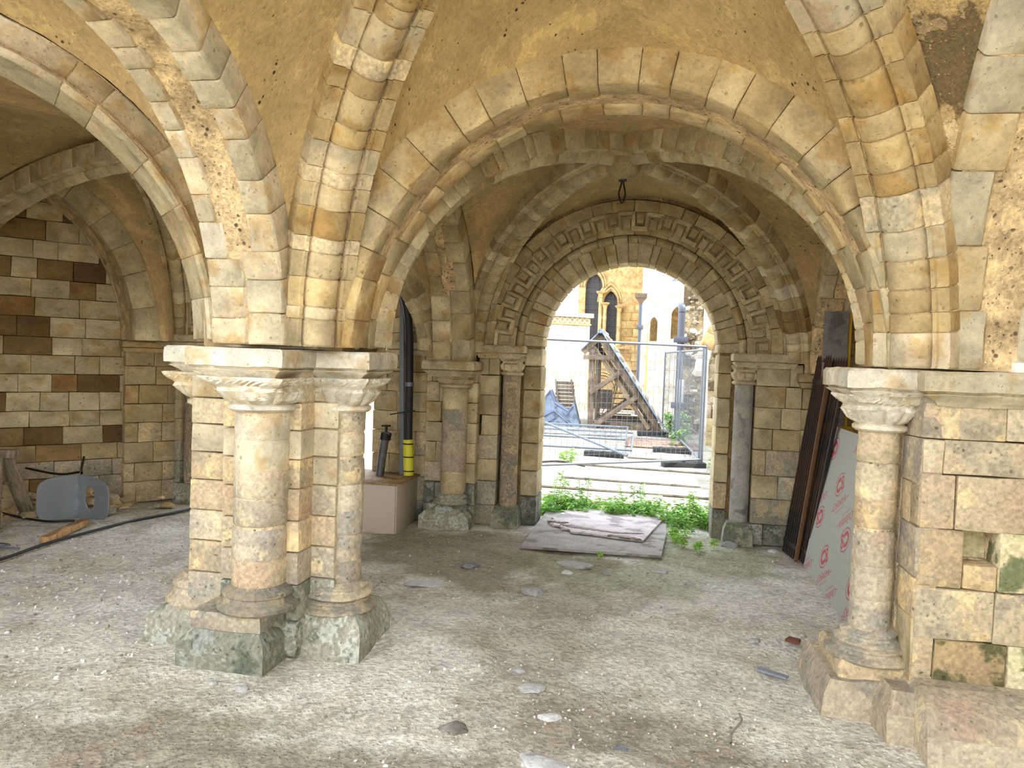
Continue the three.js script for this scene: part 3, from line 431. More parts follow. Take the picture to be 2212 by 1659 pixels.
function doorway(d, full) {
  const t = structure(d.n, full ? 'round-headed doorway with a carved key pattern round its arch' : 'second round-headed doorway, mostly hidden behind the clustered pier'), SP = 1.8, c = V(d.cx, SP, 0);
  const hs = [0.3, 0.26, 0.28, 0.26, 0.28, 0.24, 0.18];
  for (const s of [-1, 1]) {
    const x0 = d.cx + s * (s < 0 ? d.l : d.r), wd = s < 0 || !full ? 0.175 : 0.13; let y = -0.02;
    for (const h of hs) { mesh('jamb_stone', stoneBox(wd, h - 0.007, OUT - INNER < 0 ? INNER - OUT : 0.38, 0.006, 0.012, [1, 2, 3]).translate(x0 + s * wd / 2, y + h / 2, (INNER + OUT) / 2), y < 0.25 ? pick(MOSS) : pick([...OLIVE, WORN[3]]), t); y += h; }
    // shaft standing in the angle, its capital and impost
    const sx = d.cx + s * (full ? (s < 0 ? 1.135 : 1.105) : s < 0 ? 1.25 : 1.09), sz = -7.575, m = full && s > 0 ? [mat('board', '#b9b4a8', 'grit', 0.001)] : [mat('worn', '#cfc2ac', 'peelB', 0.03)];
    shaft(t, sx, sz, 0.088, 0.2, 1.52, full && s > 0 ? 1 : 3, m, full && s > 0 ? 0.001 : 0.007);
    mesh('plinth', stack([[-0.03, sx - 0.15, sx + 0.13, -7.7, -7.44], [0.13, sx - 0.14, sx + 0.12, -7.7, -7.45], [0.2, sx - 0.11, sx + 0.1, -7.7, -7.48]], 0.008), pick(MOSS), t);
    capital(t, sx, sz, 0.088, 1.5, 1.69, 0.125, 0.11, [OLIVE[2]], 2);
    const ax = [s < 0 ? sx - 0.36 : sx - 0.13, s < 0 ? sx + 0.13 : sx + 0.46]; mesh('impost', stack(abacusRings(ax[0], ax[1], -7.72, -7.4, 1.67, 1.8, 0.035), 0.006, 10), pick([OLIVE[2], PALE[3]]), t);
  }
  const cv = z => t => { const f = archCurve(V(d.cx, SP, z), V(1, 0, 0), 1, 1)(t); f.p.set(d.cx, SP, z); return f; }; // r measured from the centre
  const A = (prof, n, m, o = {}) => voussoirs(t, o.name ?? 'voussoir', cvR(prof), 0, PI, n, prof.map(([r, w]) => [r - prof[0][0], w]), m, { amp: 0.005, ...o });
  const cvR = prof => archCurve(c, V(1, 0, 0), prof[0][0], prof[0][0]);
  const R = d.l; // lateral axis of this curve is +z
  A([[R, OUT], [R, INNER - 0.02], [R + 0.02, INNER], [R + 0.19, INNER], [R + 0.19, OUT]], 27, [...OLIVE, PALE[3]]);
  A([[R + 0.185, INNER - 0.05], [R + 0.185, INNER + 0.03], [R + 0.2, INNER + 0.06], [R + 0.225, INNER + 0.07], [R + 0.25, INNER + 0.055], [R + 0.262, INNER + 0.03], [R + 0.262, INNER - 0.05]], 23, OLIVE, { name: 'roll_moulding' });
  A([[R + 0.26, INNER - 0.05], [R + 0.26, FACE - 0.09], [R + 0.48, FACE - 0.045], [R + 0.48, INNER - 0.05]], 22, [OLIVE[1], OLIVE[3], OLIVE[4]], { amp: 0.003 });
  A([[R + 0.465, FACE - 0.12], [R + 0.465, FACE - 0.01], [R + 0.48, FACE], [R + 0.57, FACE + 0.005], [R + 0.59, FACE - 0.04], [R + 0.59, FACE - 0.12]], 20, [OLIVE[3], OLIVE[1]], { name: 'hood_moulding' });
  // key pattern: a raised fillet that steps out and in, with a small block in every notch
  const N = 15, zf = FACE - 0.04, at = (r, a, z) => [d.cx - r * Math.cos(a), SP + r * Math.sin(a), z], ro = R + 0.445, ri = R + 0.305, q = PI / N;
  const arcBar = (r, a0, a1, w, h, name, m) => { const p = ring(-w / 2, w / 2, zf - 0.03, zf + h, 0.006), k = archCurve(c, V(1, 0, 0), r, r); mesh(name, stoneFinish(rough(sweepRaw(p, framesOf(k, a0, a1, 2)), 0.004, 9, rnd() * 9), 0.6), pick(OLIVE), t); };
  const radBar = a => { const g = bevelBox(ro - ri + 0.03, 0.034, 0.07, 0.006); g.rotateZ(PI - a); const [x, y] = at((ro + ri) / 2, a, 0); g.translate(x, y, zf); mesh('key_fillet', stoneFinish(rough(g, 0.003, 9)), pick(OLIVE), t); };
  if (full || true) for (let i = 0; i < N; i++) {
    const a = i * q;
    arcBar(ro, a, a + q * 0.56, 0.036, 0.035, 'key_fillet'); radBar(a + q * 0.5); arcBar(ri, a + q * 0.46, a + q * 1.04, 0.036, 0.035, 'key_fillet'); if (i < N - 1) radBar(a + q);
    arcBar((ro + ri) / 2 - 0.02, a + q * 0.14, a + q * 0.38, 0.085, 0.02, 'key_block'); arcBar((ro + ri) / 2 + 0.02, a + q * 0.64, a + q * 0.88, 0.085, 0.02, 'key_block');
  }
}
doorway(DOORS[0], true); doorway(DOORS[1], false);
{ // pilaster between the doorways
  const t = thing('pilaster', 'half-round wall shaft on a mossy stepped base between the doorway and the yellow-sleeved pipe', 'pillar');
  courses(t, V(-2.16, 0, -7.38), V(1, 0, 0), V(0, 0, 1), 0.52, [0.2, 0.22, 0.2, 0.2, 0.2, 0.2, 0.2, 0.2], [0.26, 0.52], (u, v) => v < 0.4 ? MOSS : v < 0.8 ? [GREY[1], WORN[3], OLIVE[4]] : OLIVE, { depth: 0.24, amp: 0.006 });
  mesh('plinth', stack([[-0.03, -2.145, -1.64, -7.5, -7.17], [0.11, -2.145, -1.64, -7.5, -7.17], [0.16, -2.1, -1.68, -7.5, -7.22]], 0.005, 9), MOSS[0], t);
  mesh('plinth', stack([[0.15, -2.08, -1.7, -7.5, -7.22], [0.235, -2.08, -1.7, -7.5, -7.22], [0.24, -2.07, -1.71, -7.5, -7.23]], 0.006, 9), MOSS[1], t);
  baseMesh(t, -1.85, -7.33, 0.125, 0.235, 0.1, 0.05, [MOSS[0]], 0.005);
  shaft(t, -1.85, -7.33, 0.125, 0.33, 1.38, 5, [OLIVE[1], OLIVE[3], GREY[1], OLIVE[4]]);
  capital(t, -1.85, -7.33, 0.13, 1.365, 1.5, 0.2, 0.2, [PALE[3]], 4);
  mesh('abacus', stack(abacusRings(-2.13, -1.615, -7.6, -7.08, 1.48, 1.63, 0.06), 0.007, 12), PALE[3], t);
}
broadArch('stone_arch', 'broad arch with a rubble core above the half-round wall shaft, seen behind the clustered pier', V(-1.87, 1.63, -5.98), V(0, 0, 1), 1.2, 1.35, -0.19, 0.19, 0.2, 18, OLIVE, { e0: 0.14, e1: 0.15 });
broadArch('stone_arch', 'crumbling wall arch of the far bay above the leaning iron railings', V(1.66, 1.63, -5.98), V(0, 0, 1), 1.25, 1.4, -0.22, 0.22, 0.2, 17, [OLIVE[2], PALE[3], RUBBLE], { e0: 0.19, e1: 0.15, amp: 0.01 });
{ const t = fabric('impost', 'small worn impost block on the wall beside the leaning iron railings', 'stone block'); mesh('block', stack(abacusRings(1.36, 1.75, -7.6, -7.38, 1.5, 1.63, 0.03), 0.008, 8), OLIVE[1], t); }
// ribs of the far bay, meeting at a boss
const bay2 = [[[-1.62, -4.5], 'diagonal rib of the far vault running from the clustered pier to the hanging boss'], [[1.2, -4.5], 'diagonal rib of the far vault running from the right wall pier to the hanging boss'], [[1.32, -7.44], 'diagonal rib of the far vault with a smooth mended patch, right of the carved doorway'], [[-1.68, -7.44], 'diagonal rib of the far vault left of the carved doorway']];
bay2.forEach(([c, l], i) => rib(l, c, BOSS2, 1.72, 1.5, 23, null, { w: 0.15, roll: 0.07, patch: (k, n) => i === 2 && (k === 6 || k === 8) ? [PALE[2]] : i === 2 && k < 12 ? [...OLIVE, BROWN[3]] : OLIVE }));
{
  const t = fabric('boss', 'plain stone boss where the four ribs of the far vault meet', 'boss');
  mesh('keystone', stoneFinish(rough(lathe([[0.02, 3.06], [0.07, 3.07], [0.12, 3.12], [0.14, 3.2], [0.13, 3.4]], 20), 0.012, 8).translate(BOSS2[0], 0, BOSS2[1])), OLIVE[3], t);
  const h = thing('hook', 'black wire loop hanging from the stone boss', 'hook'), bl = mat('', '#17140f', '', 0, 0.6);
  mesh('loop', finish(tube([[-0.25, 3.07, -5.93], [-0.262, 3.02, -5.93], [-0.275, 2.95, -5.93], [-0.25, 2.885, -5.93], [-0.228, 2.95, -5.93], [-0.24, 3.02, -5.93]], 0.007, 40, 6, true)), bl, h); mesh('staple', finish(bar([-0.28, 3.065, -5.93], [-0.22, 3.065, -5.93], 0.018)), bl, h);
}
{
  const g = 1.62, b = BOSS2, N = [-1.62, -4.47], E = [1.25, -4.47], NE = [1.4, -7.4], NW = [-1.69, -7.4];
  web('plastered vault cell behind the wide golden arch', half([-1.8, -4.47], [1.34, -4.47], SPR, 1.57), bent(N, b, E, 1.72, g), PLASTER2);
  web('plastered vault cell above the carved doorway', half([-1.68, -7.45], [1.3, -7.45], 1.8, 1.46), bent(NW, b, NE, 1.72, g), PLASTER2);
  web('plastered vault cell left of the carved doorway', half([-1.672, -7.4], [-1.672, -4.5], 1.63, 1.53), bent(NW, b, N, 1.72, g), PLASTER2);
  web('pitted vault cell right of the carved doorway', half([1.45, -7.4], [1.45, -4.5], 1.63, 1.58), bent(NE, b, E, 1.72, g), PLASTER2);
}
// ---------- left bay with the canted wall ----------
const CU = V(-0.646, 0, 0.763).normalize(), CN = V(CU.z, 0, -CU.x); // along the wall to the left, and out of it
{
  const w = structure('wall_left', 'canted wall of brown and cream squared stones'), O = V(-5.3, 0, -7.3).addScaledVector(CN, -0.1), hs = [0.3, 0.17, 0.17, 0.18, 0.16, 0.19, 0.18, 0.19, 0.18, 0.2, 0.19, 0.18, 0.2, 0.18, 0.2, 0.18, 0.2, 0.2];
  const R = V().addScaledVector(CU, -1), O0 = O.clone().addScaledVector(CU, 2.9);
  courses(w, O0, R, CN, 2.85, hs, [0.2, 0.42], (u, v) => v < 0.6 ? [OLIVE[3], GREY[1], BROWN[3], OLIVE[1]] : rnd() < 0.42 ? BROWN : [OLIVE[2], OLIVE[0], OLIVE[4], PALE[3]], { depth: 0.12, amp: 0.005 });
  courses(w, O.clone().addScaledVector(CU, 0.12).addScaledVector(CN, 0.1), R, CN, 0.6, [0.22, 0.2, 0.22, 0.21, 0.2, 0.2, 0.2, 0.2], [0.22, 0.4], (u, v) => v < 0.9 ? [GREY[0], WORN[1], WORN[0], OLIVE[1]] : [OLIVE[1], GOLD[5], OLIVE[3]], { depth: 0.3, amp: 0.007 });
  const b = box(3.4, 4.5, 0.3); b.applyMatrix4(new THREE.Matrix4().makeBasis(R, UP, CN)); b.translate(...O.clone().addScaledVector(CU, 1.2).addScaledVector(CN, -0.22).toArray()); b.translate(0, 2.1, 0); mesh('mortar', b, MORTARD, w);
  const im = stackGeo(abacusRings(-0.35, 0.16, -0.3, 0.14, 1.6, 1.71, 0.02), 0.006, 10); im.applyMatrix4(new THREE.Matrix4().makeBasis(CU, UP, CN.clone()).setPosition(O)); mesh('impost', stoneFinish(outward(im), 0.6), GOLD[5], w);
  const c = O.clone().addScaledVector(CU, 1.42).setY(1.72), t = broadArch('stone_arch', 'deep shadowed wall arch over the canted wall of brown and cream stones', c, CU, 1.27, 1.5, -0.6, 0.02, 0.22, 15, OLIVE, { e0: 0.17, e1: 0.06, core: RUBBLE, amp: 0.006, solid: 0 });
}
rib('flat arch rib of squared stones crossing the dim left bay', [-7.2, -6.6], BOSS3, 1.6, 1.5, 21, [...OLIVE, PALE[3]], { w: 0.14, roll: 0.05 });
rib('rib of the dim left bay rising from the corner of the canted wall', [-4.95, -7.5], BOSS3, 1.72, 1.42, 17, OLIVE, { w: 0.12, roll: 0.06 });
rib('rib of the left bay rising behind the grey pipes', [-2.2, -7.38], BOSS3, 1.72, 1.42, 17, OLIVE, { w: 0.14, roll: 0.06 });
{
  const b = BOSS3, g = 1.6, PL = [-2.5, -4.4], PI_ = [-2.2, -7.36], CR = [-4.98, -7.5], CL = [-7.0, -6.2], CE = [-4.7, -2.3];
  web('vault cell of the left bay above the hidden arch', half([-2.09, -4.6], [-2.09, -7.36], 1.63, 1.55), bent(PL, b, PI_, 1.72, g), PLASTER2);
  web('vault cell of the left bay above the second doorway', half([-2.15, -7.45], [-5.0, -7.45], 1.8, 1.47), bent(PI_, b, CR, 1.72, g), PLASTER2);
  const q0 = V(-5.3, 0, -7.3).addScaledVector(CU, -0.07).addScaledVector(CN, 0.48), q1 = q0.clone().addScaledVector(CU, 3.0);
  web('vault cell of the left bay above the canted wall', half([q0.x, q0.z], [q1.x, q1.z], 1.72, 1.7), bent(CR, b, CL, 1.72, g), PLASTER2);
  web('vault cell of the left bay at the far left', half([-7.2, -6.2], [-5.2, -2.3], 1.72, 1.75), bent(CL, b, CE, 1.72, g), PLASTER2);
  const d = V(-Math.SQRT1_2, 0, Math.SQRT1_2), e0 = V(-2.72, 0, -4.26).addScaledVector(d, -0.16), e1 = e0.clone().addScaledVector(d, 3.12);
  web('vault cell of the left bay behind the moulded arch', half([e0.x, e0.z], [e1.x, e1.z], 1.73, 1.57), bent(PL, b, CE, 1.72, g), PLASTER2);
}
// ---------- walls, roof and piers round about ----------
{
  const r = structure('roof', 'slab added above the vaults to shut out sky light'); mesh('slab', box(13.2, 0.35, 6.9).translate(-2.7, 4.45, -4.85), MORTAR, r);  // slab put over the vaults to stop sky light leaking through gaps
  const e = structure('wall_right', 'rough rubble wall closing the far bay on the right');
  mesh('mortar', box(0.3, 4.3, 3.2).translate(2.05, 2.1, -6.45), MORTARD, e);
  courses(e, V(1.87, 0, -8.0), V(0, 0, 1), V(-1, 0, 0), 3.2, [0.3, 0.25, 0.22, 0.26, 0.24, 0.22, 0.25, 0.22, 0.25, 0.25], [0.18, 0.42], [RUBBLE, BROWN[3], OLIVE[3], BROWN[0], OLIVE[1]], { depth: 0.18, amp: 0.03, proud: 0.035, joint: 0.01 });
  const e2 = structure('wall_right', 'outer wall beyond the right pier'); mesh('mortar', box(0.3, 4.6, 4.2).translate(3.35, 2.1, -6.0), MORTARD, e2); mesh('mortar', box(1.6, 4.6, 0.3).translate(2.6, 2.1, -4.9), MORTARD, e2);
  const e3 = structure('wall_right', 'tall unseen wall added right of the open front to block the sun'); mesh('mortar', box(0.35, 9, 5.4).translate(3.4, 4.4, -1.2), PALE[0], e3);  // added out of view to keep direct sun off the floor
  const l = structure('wall_left', 'outer walls of the dim left bays, the slanted one added to block light'); mesh('mortar', box(0.3, 4.6, 5.5).translate(-8.1, 2.1, -5.6), MORTARD, l); mesh('mortar', box(3.2, 4.6, 0.3).translate(-6.7, 2.1, -8.2), MORTARD, l);
  { const a = V(-7.3, 0, -6.3), b = V(-4.95, 0, -1.9), q = b.clone().sub(a), g = box(q.length(), 4.4, 0.25); g.applyMatrix4(new THREE.Matrix4().makeBasis(q.clone().normalize(), UP, V().crossVectors(q, UP).normalize())); g.translate((a.x + b.x) / 2 - 0.15, 2.1, (a.z + b.z) / 2); mesh('mortar', g, MORTARD, l); }  // slanted wall added out of view to cut light into the left bay
  const f = structure('wall_front', 'upper wall standing over the vault front left open for daylight'); mesh('mortar', box(13.2, 2.6, 0.35).translate(-2.7, 5.9, -1.6), PALE[0], f);  // the near vault below is left open so daylight reaches the floor
  for (const [x, z, s] of [[-2.07, -0.8, 0.62], [1.62, -0.72, 0.7], [-4.75, -1.7, 0.7], [-7.3, -0.8, 0.9]]) { const p = structure('front_pier', 'plain pier under the open front'); mesh('core', stack([[-0.05, x - s / 2 - 0.06, x + s / 2 + 0.06, z - 0.35, z + 0.35], [0.2, x - s / 2 - 0.06, x + s / 2 + 0.06, z - 0.35, z + 0.35], [0.24, x - s / 2, x + s / 2, z - 0.3, z + 0.3], [1.71, x - s / 2, x + s / 2, z - 0.3, z + 0.3]], 0.004), PALE[0], p); }
}

// ---------- loose things in the undercroft ----------
const STEELD = mat('', '#23211f', '', 0, 0.45, { metalness: 0.4 }), BLACK = mat('', '#1a1918', '', 0, 0.6), GALV = mat('', '#6a7178', 'grit', 0.0005, 0.45, { metalness: 0.35 }), RUST = mat('rust', '#ffffff', 'grit', 0.002, 0.8, { metalness: 0.2 }), RUSTB = mat('', '#6b4a2a', 'grit', 0.002, 0.8, { metalness: 0.2 }),
  TIMBER = mat('wood', '#d8b27c', 'grit', 0.001, 0.8), OLDWOOD = mat('wood', '#b3a48e', 'grit', 0.002, 0.85), GREYWOOD = mat('wood', '#97897a', 'grit', 0.003, 0.9), PLY = mat('wood', '#c9a878', 'grit', 0.001, 0.75), BEIGE = mat('', '#bfb09a', 'grit', 0.0005, 0.6), DUSTPLY = mat('board', '#b3aba0', 'grit', 0.002, 0.9), PINKPLY = mat('board', '#d9cbc6', 'grit', 0.003, 0.9);
{ // plastic chair lying on its side: shell bent round an upright line, sides at floor and top
  const t = thing('chair', 'grey plastic chair shell with an oval hole in its back, lying on its side', 'chair'), C = [-5.33, -6.53], back = [0.476, 0.226], seat = [-0.12, 0.36], n = (v) => { const l = Math.hypot(...v); return [v[0] / l, v[1] / l]; }, db = n(back), ds = n(seat), r = 0.1;
  // s < 0 along the seat, s > 0 along the back, a rounded bend between
  const plan = s => { const k = sstep(-r, r, s), e = 0.05 * Math.exp(-s * s / 0.02), lip = s < -0.36 ? (s + 0.36) ** 2 * 2.2 : 0; return [C[0] + (s < 0 ? -s * ds[0] : s * db[0]) + e * (db[0] + ds[0]) - lip * 0.6, C[1] + (s < 0 ? -s * ds[1] : s * db[1]) + e * (db[1] + ds[1]) - lip]; };
  const S0 = -0.42, S1 = 0.54, HW = 0.205, hole = [0.205, 0.085, 0.115];
  const edge = (s0, s1) => { const o = [], R = 0.075; for (let k = 0; k < 64; k++) { const a = k / 64 * 2 * PI, c = Math.cos(a), q = Math.sin(a), cs = (s0 + s1) / 2, hs = (s1 - s0) / 2, f = Math.pow(Math.pow(Math.abs(c), 5) + Math.pow(Math.abs(q), 5), -1 / 5); o.push([cs + hs * c * f, HW * q * f]); } return o; };
  const put = (s, v, d = 0) => { const [x, z] = plan(s), [x2, z2] = plan(s + 0.004), tx = x2 - x, tz = z2 - z, l = Math.hypot(tx, tz) || 1, w = v * (s > 0.2 ? 1 - 0.35 * (s - 0.2) : 1); return [x - tz / l * d, 0.215 + w, z + tx / l * d]; };
  const E = edge(S0, S1), M = 64, pos = [], idx = [], rings = 10;
  for (const d of [0, 0.009]) for (let i = 0; i <= rings; i++) for (let k = 0; k < M; k++) { const a = k / M * 2 * PI, hx = hole[0] + hole[1] * Math.cos(a), hv = hole[2] * Math.sin(a), u = i / rings; pos.push(...put(lerp(hx, E[k][0], u), lerp(hv, E[k][1], u), d)); }
  const L = (rings + 1) * M; for (let q = 0; q < 2; q++) for (let i = 0; i < rings; i++) for (let k = 0; k < M; k++) { const k2 = (k + 1) % M, a = q * L + i * M + k, b = q * L + i * M + k2; idx.push(...(q ? [a, b, a + M, b, b + M, a + M] : [a, a + M, b, b, a + M, b + M])); }
  for (const i of [0, rings]) for (let k = 0; k < M; k++) { const k2 = (k + 1) % M, a = i * M + k, b = i * M + k2; idx.push(a, b, a + L, b, b + L, a + L); }
  mesh('shell', finish(geo(pos, idx), 1.2), mat('', '#7f8283', 'grit', 0.0006, 0.45), t);
  const rod = (...p) => mesh('leg', finish(tube(p, 0.011, 24, 8), 3), STEELD, t);
  rod([-6.12, 0.43, -6.62], [-5.6, 0.385, -6.6], [-5.42, 0.415, -6.62]); rod([-5.68, 0.5, -7.0], [-5.5, 0.43, -6.75], [-5.36, 0.415, -6.58]);
  rod([-6.2, 0.02, -6.42], [-5.6, 0.02, -6.22], [-5.36, 0.02, -6.2], [-5.2, 0.02, -6.3]);
}
{
  const t = thing('trestle', 'rough wooden trestle with a splayed plank leg at the left edge', 'trestle'); mesh('top_rail', beam([-6.35, 0.645, -5.78], [-5.62, 0.645, -6.1], 0.09, 0.075), OLDWOOD, t);
  mesh('leg', beam([-5.72, 0.61, -6.06], [-5.8, 0.0, -6.42], 0.12, 0.05, V(0.5, 0, 1)), OLDWOOD, t); mesh('leg', beam([-5.75, 0.61, -6.0], [-5.55, 0.0, -5.75], 0.1, 0.045, V(0.5, 0, 1)), OLDWOOD, t); mesh('leg', beam([-6.3, 0.61, -5.8], [-6.4, 0.0, -6.1], 0.1, 0.045, V(0.5, 0, 1)), OLDWOOD, t); mesh('brace', beam([-5.75, 0.36, -6.15], [-6.35, 0.36, -5.9], 0.06, 0.03), OLDWOOD, t);
}
mesh('timber_offcut', beam([-4.88, 0.03, -5.57], [-5.01, 0.045, -6.2], 0.075, 0.055), TIMBER, scene, { label: 'short clean timber offcut lying beside the black cable', category: 'timber' });
mesh('cable', finish(tube([[-4.85, 0.012, -4.2], [-4.79, 0.012, -5.03], [-4.83, 0.012, -5.53], [-4.79, 0.014, -6.03], [-4.72, 0.012, -6.56], [-4.6, 0.012, -6.94], [-4.5, 0.012, -7.5], [-4.3, 0.012, -8.3]], 0.013, 80, 8), 3), BLACK, scene, { label: 'long black cable running along the floor of the left bay', category: 'cable' });
{ const t = thing('wire_hoop', 'bright steel hoop and strap lying on the floor at the left edge', 'hoop'); mesh('hoop', finish(tube(Array.from({ length: 14 }, (_, i) => [-5.2 + 0.17 * Math.cos(i / 14 * 2 * PI), 0.025 + 0.02 * Math.sin(i / 14 * 2 * PI), -5.35 + 0.11 * Math.sin(i / 14 * 2 * PI)]), 0.008, 50, 6, true), 3), GALV, t); mesh('strap', box(0.24, 0.012, 0.03).rotateY(0.25).translate(-5.0, 0.02, -5.29), GALV, t); }
{ // plywood housing and the services that rise from it
  const t = thing('box', 'beige boxed-in housing with a plywood lid under the pipes', 'box'); mesh('front_panel', box(0.62, 0.46, 0.02).translate(-2.58, 0.22, -6.84), BEIGE, t); mesh('side_panel', box(0.02, 0.46, 0.72).translate(-2.265, 0.22, -7.2), mat('', '#b5a58e', 'grit', 0.0005, 0.6), t); mesh('lid', box(0.68, 0.018, 0.76).translate(-2.57, 0.462, -7.19), PLY, t); mesh('carcass', box(0.58, 0.44, 0.68).translate(-2.58, 0.22, -7.19), OLDWOOD, t);
  const p = thing('pipe', 'thick black pipe with a yellow sleeve at its foot', 'pipe'), px = [[-2.3, 0.47, -7.32], [-2.32, 0.9, -7.33], [-2.33, 1.35, -7.34], [-2.35, 1.9, -7.34], [-2.38, 2.16, -7.32], [-2.46, 2.43, -7.25], [-2.6, 2.7, -7.1]];
  mesh('pipe_run', finish(tube(px, 0.04, 60, 14), 3), BLACK, p); const sl = mesh('sleeve', finish(bar([-2.3, 0.475, -7.32], [-2.322, 0.83, -7.33], 0.05, 20), 1), mat('', '#d8cf2e', '', 0, 0.55), p);
  for (const y of [0.52, 0.66, 0.79]) mesh('tie_band', finish(bar([-2.3 - (y - 0.475) * 0.06, y - 0.006, -7.322], [-2.3 - (y - 0.475) * 0.06, y + 0.006, -7.322], 0.052, 20), 1), BLACK, sl);
  mesh('clip', finish(bar([-2.329, 1.36, -7.34], [-2.33, 1.4, -7.34], 0.043, 16), 1), GALV, p); mesh('tie_band', finish(bar([-2.335, 1.51, -7.34], [-2.335, 1.525, -7.34], 0.043, 16), 1), STEELD, p);
  mesh('cable_tray', box(0.045, 1.85, 0.03).rotateZ(0.03).translate(-2.415, 1.39, -7.37), mat('', '#6d7074', '', 0, 0.5), scene, { label: 'narrow grey metal cable tray beside the black pipe', category: 'cable tray' });
  mesh('tie_rod', finish(bar([-2.5, 1.075, -7.28], [-2.25, 1.125, -7.3], 0.006), 1), BLACK, scene, { label: 'thin black rod tied across the black pipe', category: 'rod' });
  const q = thing('standpipe', 'old grey taped standpipe with a tap, leaning behind the beige housing', 'pipe'); mesh('pipe_run', finish(tube([[-2.56, 0.46, -7.2], [-2.545, 0.65, -7.21], [-2.52, 0.86, -7.22]], 0.042, 20, 12), 3), mat('board', '#6a6a68', 'grit', 0.003, 0.5), q); mesh('collar', finish(bar([-2.522, 0.83, -7.22], [-2.515, 0.9, -7.22], 0.055, 14), 1), STEELD, q); mesh('tap', finish(merge([bar([-2.515, 0.9, -7.22], [-2.512, 0.97, -7.22], 0.014), bar([-2.56, 0.965, -7.22], [-2.47, 0.97, -7.22], 0.009), bar([-2.515, 0.9, -7.22], [-2.45, 0.885, -7.16], 0.016)]), 1), STEELD, q);
}
// sheets lying in the doorway
function slab(poly, y, th, jag = 0, seed = 1) { // polygon of [x, z] laid flat, with a broken outline where jag is set
  const r = mulberry(seed), pts = [];
  poly.forEach((p, i) => { const q = poly[(i + 1) % poly.length], k = p[2] ? 14 : 1; for (let j = 0; j < k; j++) { const t = j / k, d = p[2] && j ? (r() - 0.5) * 2 * p[2] : 0, nx = q[1] - p[1], nz = p[0] - q[0], l = Math.hypot(nx, nz); pts.push(new THREE.Vector2(lerp(p[0], q[0], t) + nx / l * d, -(lerp(p[1], q[1], t) + nz / l * d))); } });
  const g = new THREE.ExtrudeGeometry(new THREE.Shape(pts), { depth: th, bevelEnabled: true, bevelSize: 0.003, bevelThickness: 0.003, bevelSegments: 1 }); g.rotateX(-PI / 2); g.translate(0, y, 0); g.deleteAttribute('uv'); return finish(g, 0.4, 0.8, r(), r());
}
mesh('board', slab([[-1.037, -6.629], [0.177, -6.681], [0.24, -7.6], [0.26, -8.3], [-1.02, -8.2]], 0.012, 0.018), DUSTPLY, scene, { label: 'large dusty grey board lying flat in the doorway', category: 'board' });
{ const t = thing('broken_board', 'pinkish broken plywood sheet with a torn edge, lying on the larger grey board', 'board');
  mesh('sheet', slab([[-0.93, -7.64, 0.05], [-0.66, -7.24, 0.012], [0.02, -7.1], [0.27, -8.42], [-0.74, -8.4, 0.04]], 0.04, 0.014, 1, 5), PINKPLY, t); mesh('splinter', slab([[-0.78, -7.5, 0.02], [-0.2, -7.33, 0.02], [0.02, -7.36], [-0.25, -7.29, 0.02], [-0.72, -7.42, 0.02]], 0.056, 0.004, 1, 8), mat('board', '#a8938a', 'grit', 0.003, 0.9), t); mesh('splinter', slab([[-0.93, -7.6, 0.02], [-0.72, -7.6, 0.015], [-0.8, -7.54, 0.02]], 0.055, 0.008, 1, 9), OLDWOOD, t); mesh('splinter', slab([[-0.3, -7.16, 0.015], [0.0, -7.1, 0.01], [-0.05, -7.15, 0.01], [-0.28, -7.2, 0.01]], 0.052, 0.01, 1, 10), OLDWOOD, t); }
// iron railings leaning on the right wall
function railing(label, b0, b1, t0, t1, n, frameMat) {
  const t = thing('railing', label, 'railing', [0, 0, 0], 0, 'iron railings leaning on the right wall'), B0 = V(...b0), B1 = V(...b1), T0 = V(...t0), T1 = V(...t1);
  for (let i = 0; i < n; i++) { const k = (i + 0.5) / n, a = B0.clone().lerp(B1, k), c = T0.clone().lerp(T1, k), d = c.clone().sub(a).normalize(), g = [bar(a.toArray(), c.toArray(), 0.009, 8)], tip = new THREE.ConeGeometry(0.015, 0.07, 8); tip.applyQuaternion(new THREE.Quaternion().setFromUnitVectors(UP, d)); tip.translate(...c.clone().addScaledVector(d, 0.035).toArray()); g.push(tip); mesh('upright', finish(merge(g), 1), RUST, t); }
  for (const k of [0.06, 0.9]) { const a = B0.clone().lerp(T0, k), c = B1.clone().lerp(T1, k); mesh('rail', beam(a.toArray(), c.toArray(), 0.045, 0.014, V(1, 0, 0)), RUST, t); }
  mesh('frame_bar', beam(B1.toArray(), B1.clone().lerp(T1, 0.97).toArray(), 0.04, 0.03, V(1, 0, 0)), frameMat, t);
}
railing('front iron railing panel of spiked uprights with a rusty brown edge bar', [1.28, 0, -7.36], [1.335, 0, -6.98], [1.47, 1.74, -7.2], [1.5, 1.74, -6.8], 7, RUSTB);
railing('rear iron railing panel of spiked uprights, nearer the foil-faced board', [1.36, 0, -7.2], [1.39, 0, -6.84], [1.55, 1.72, -7.0], [1.57, 1.72, -6.55], 6, RUST);
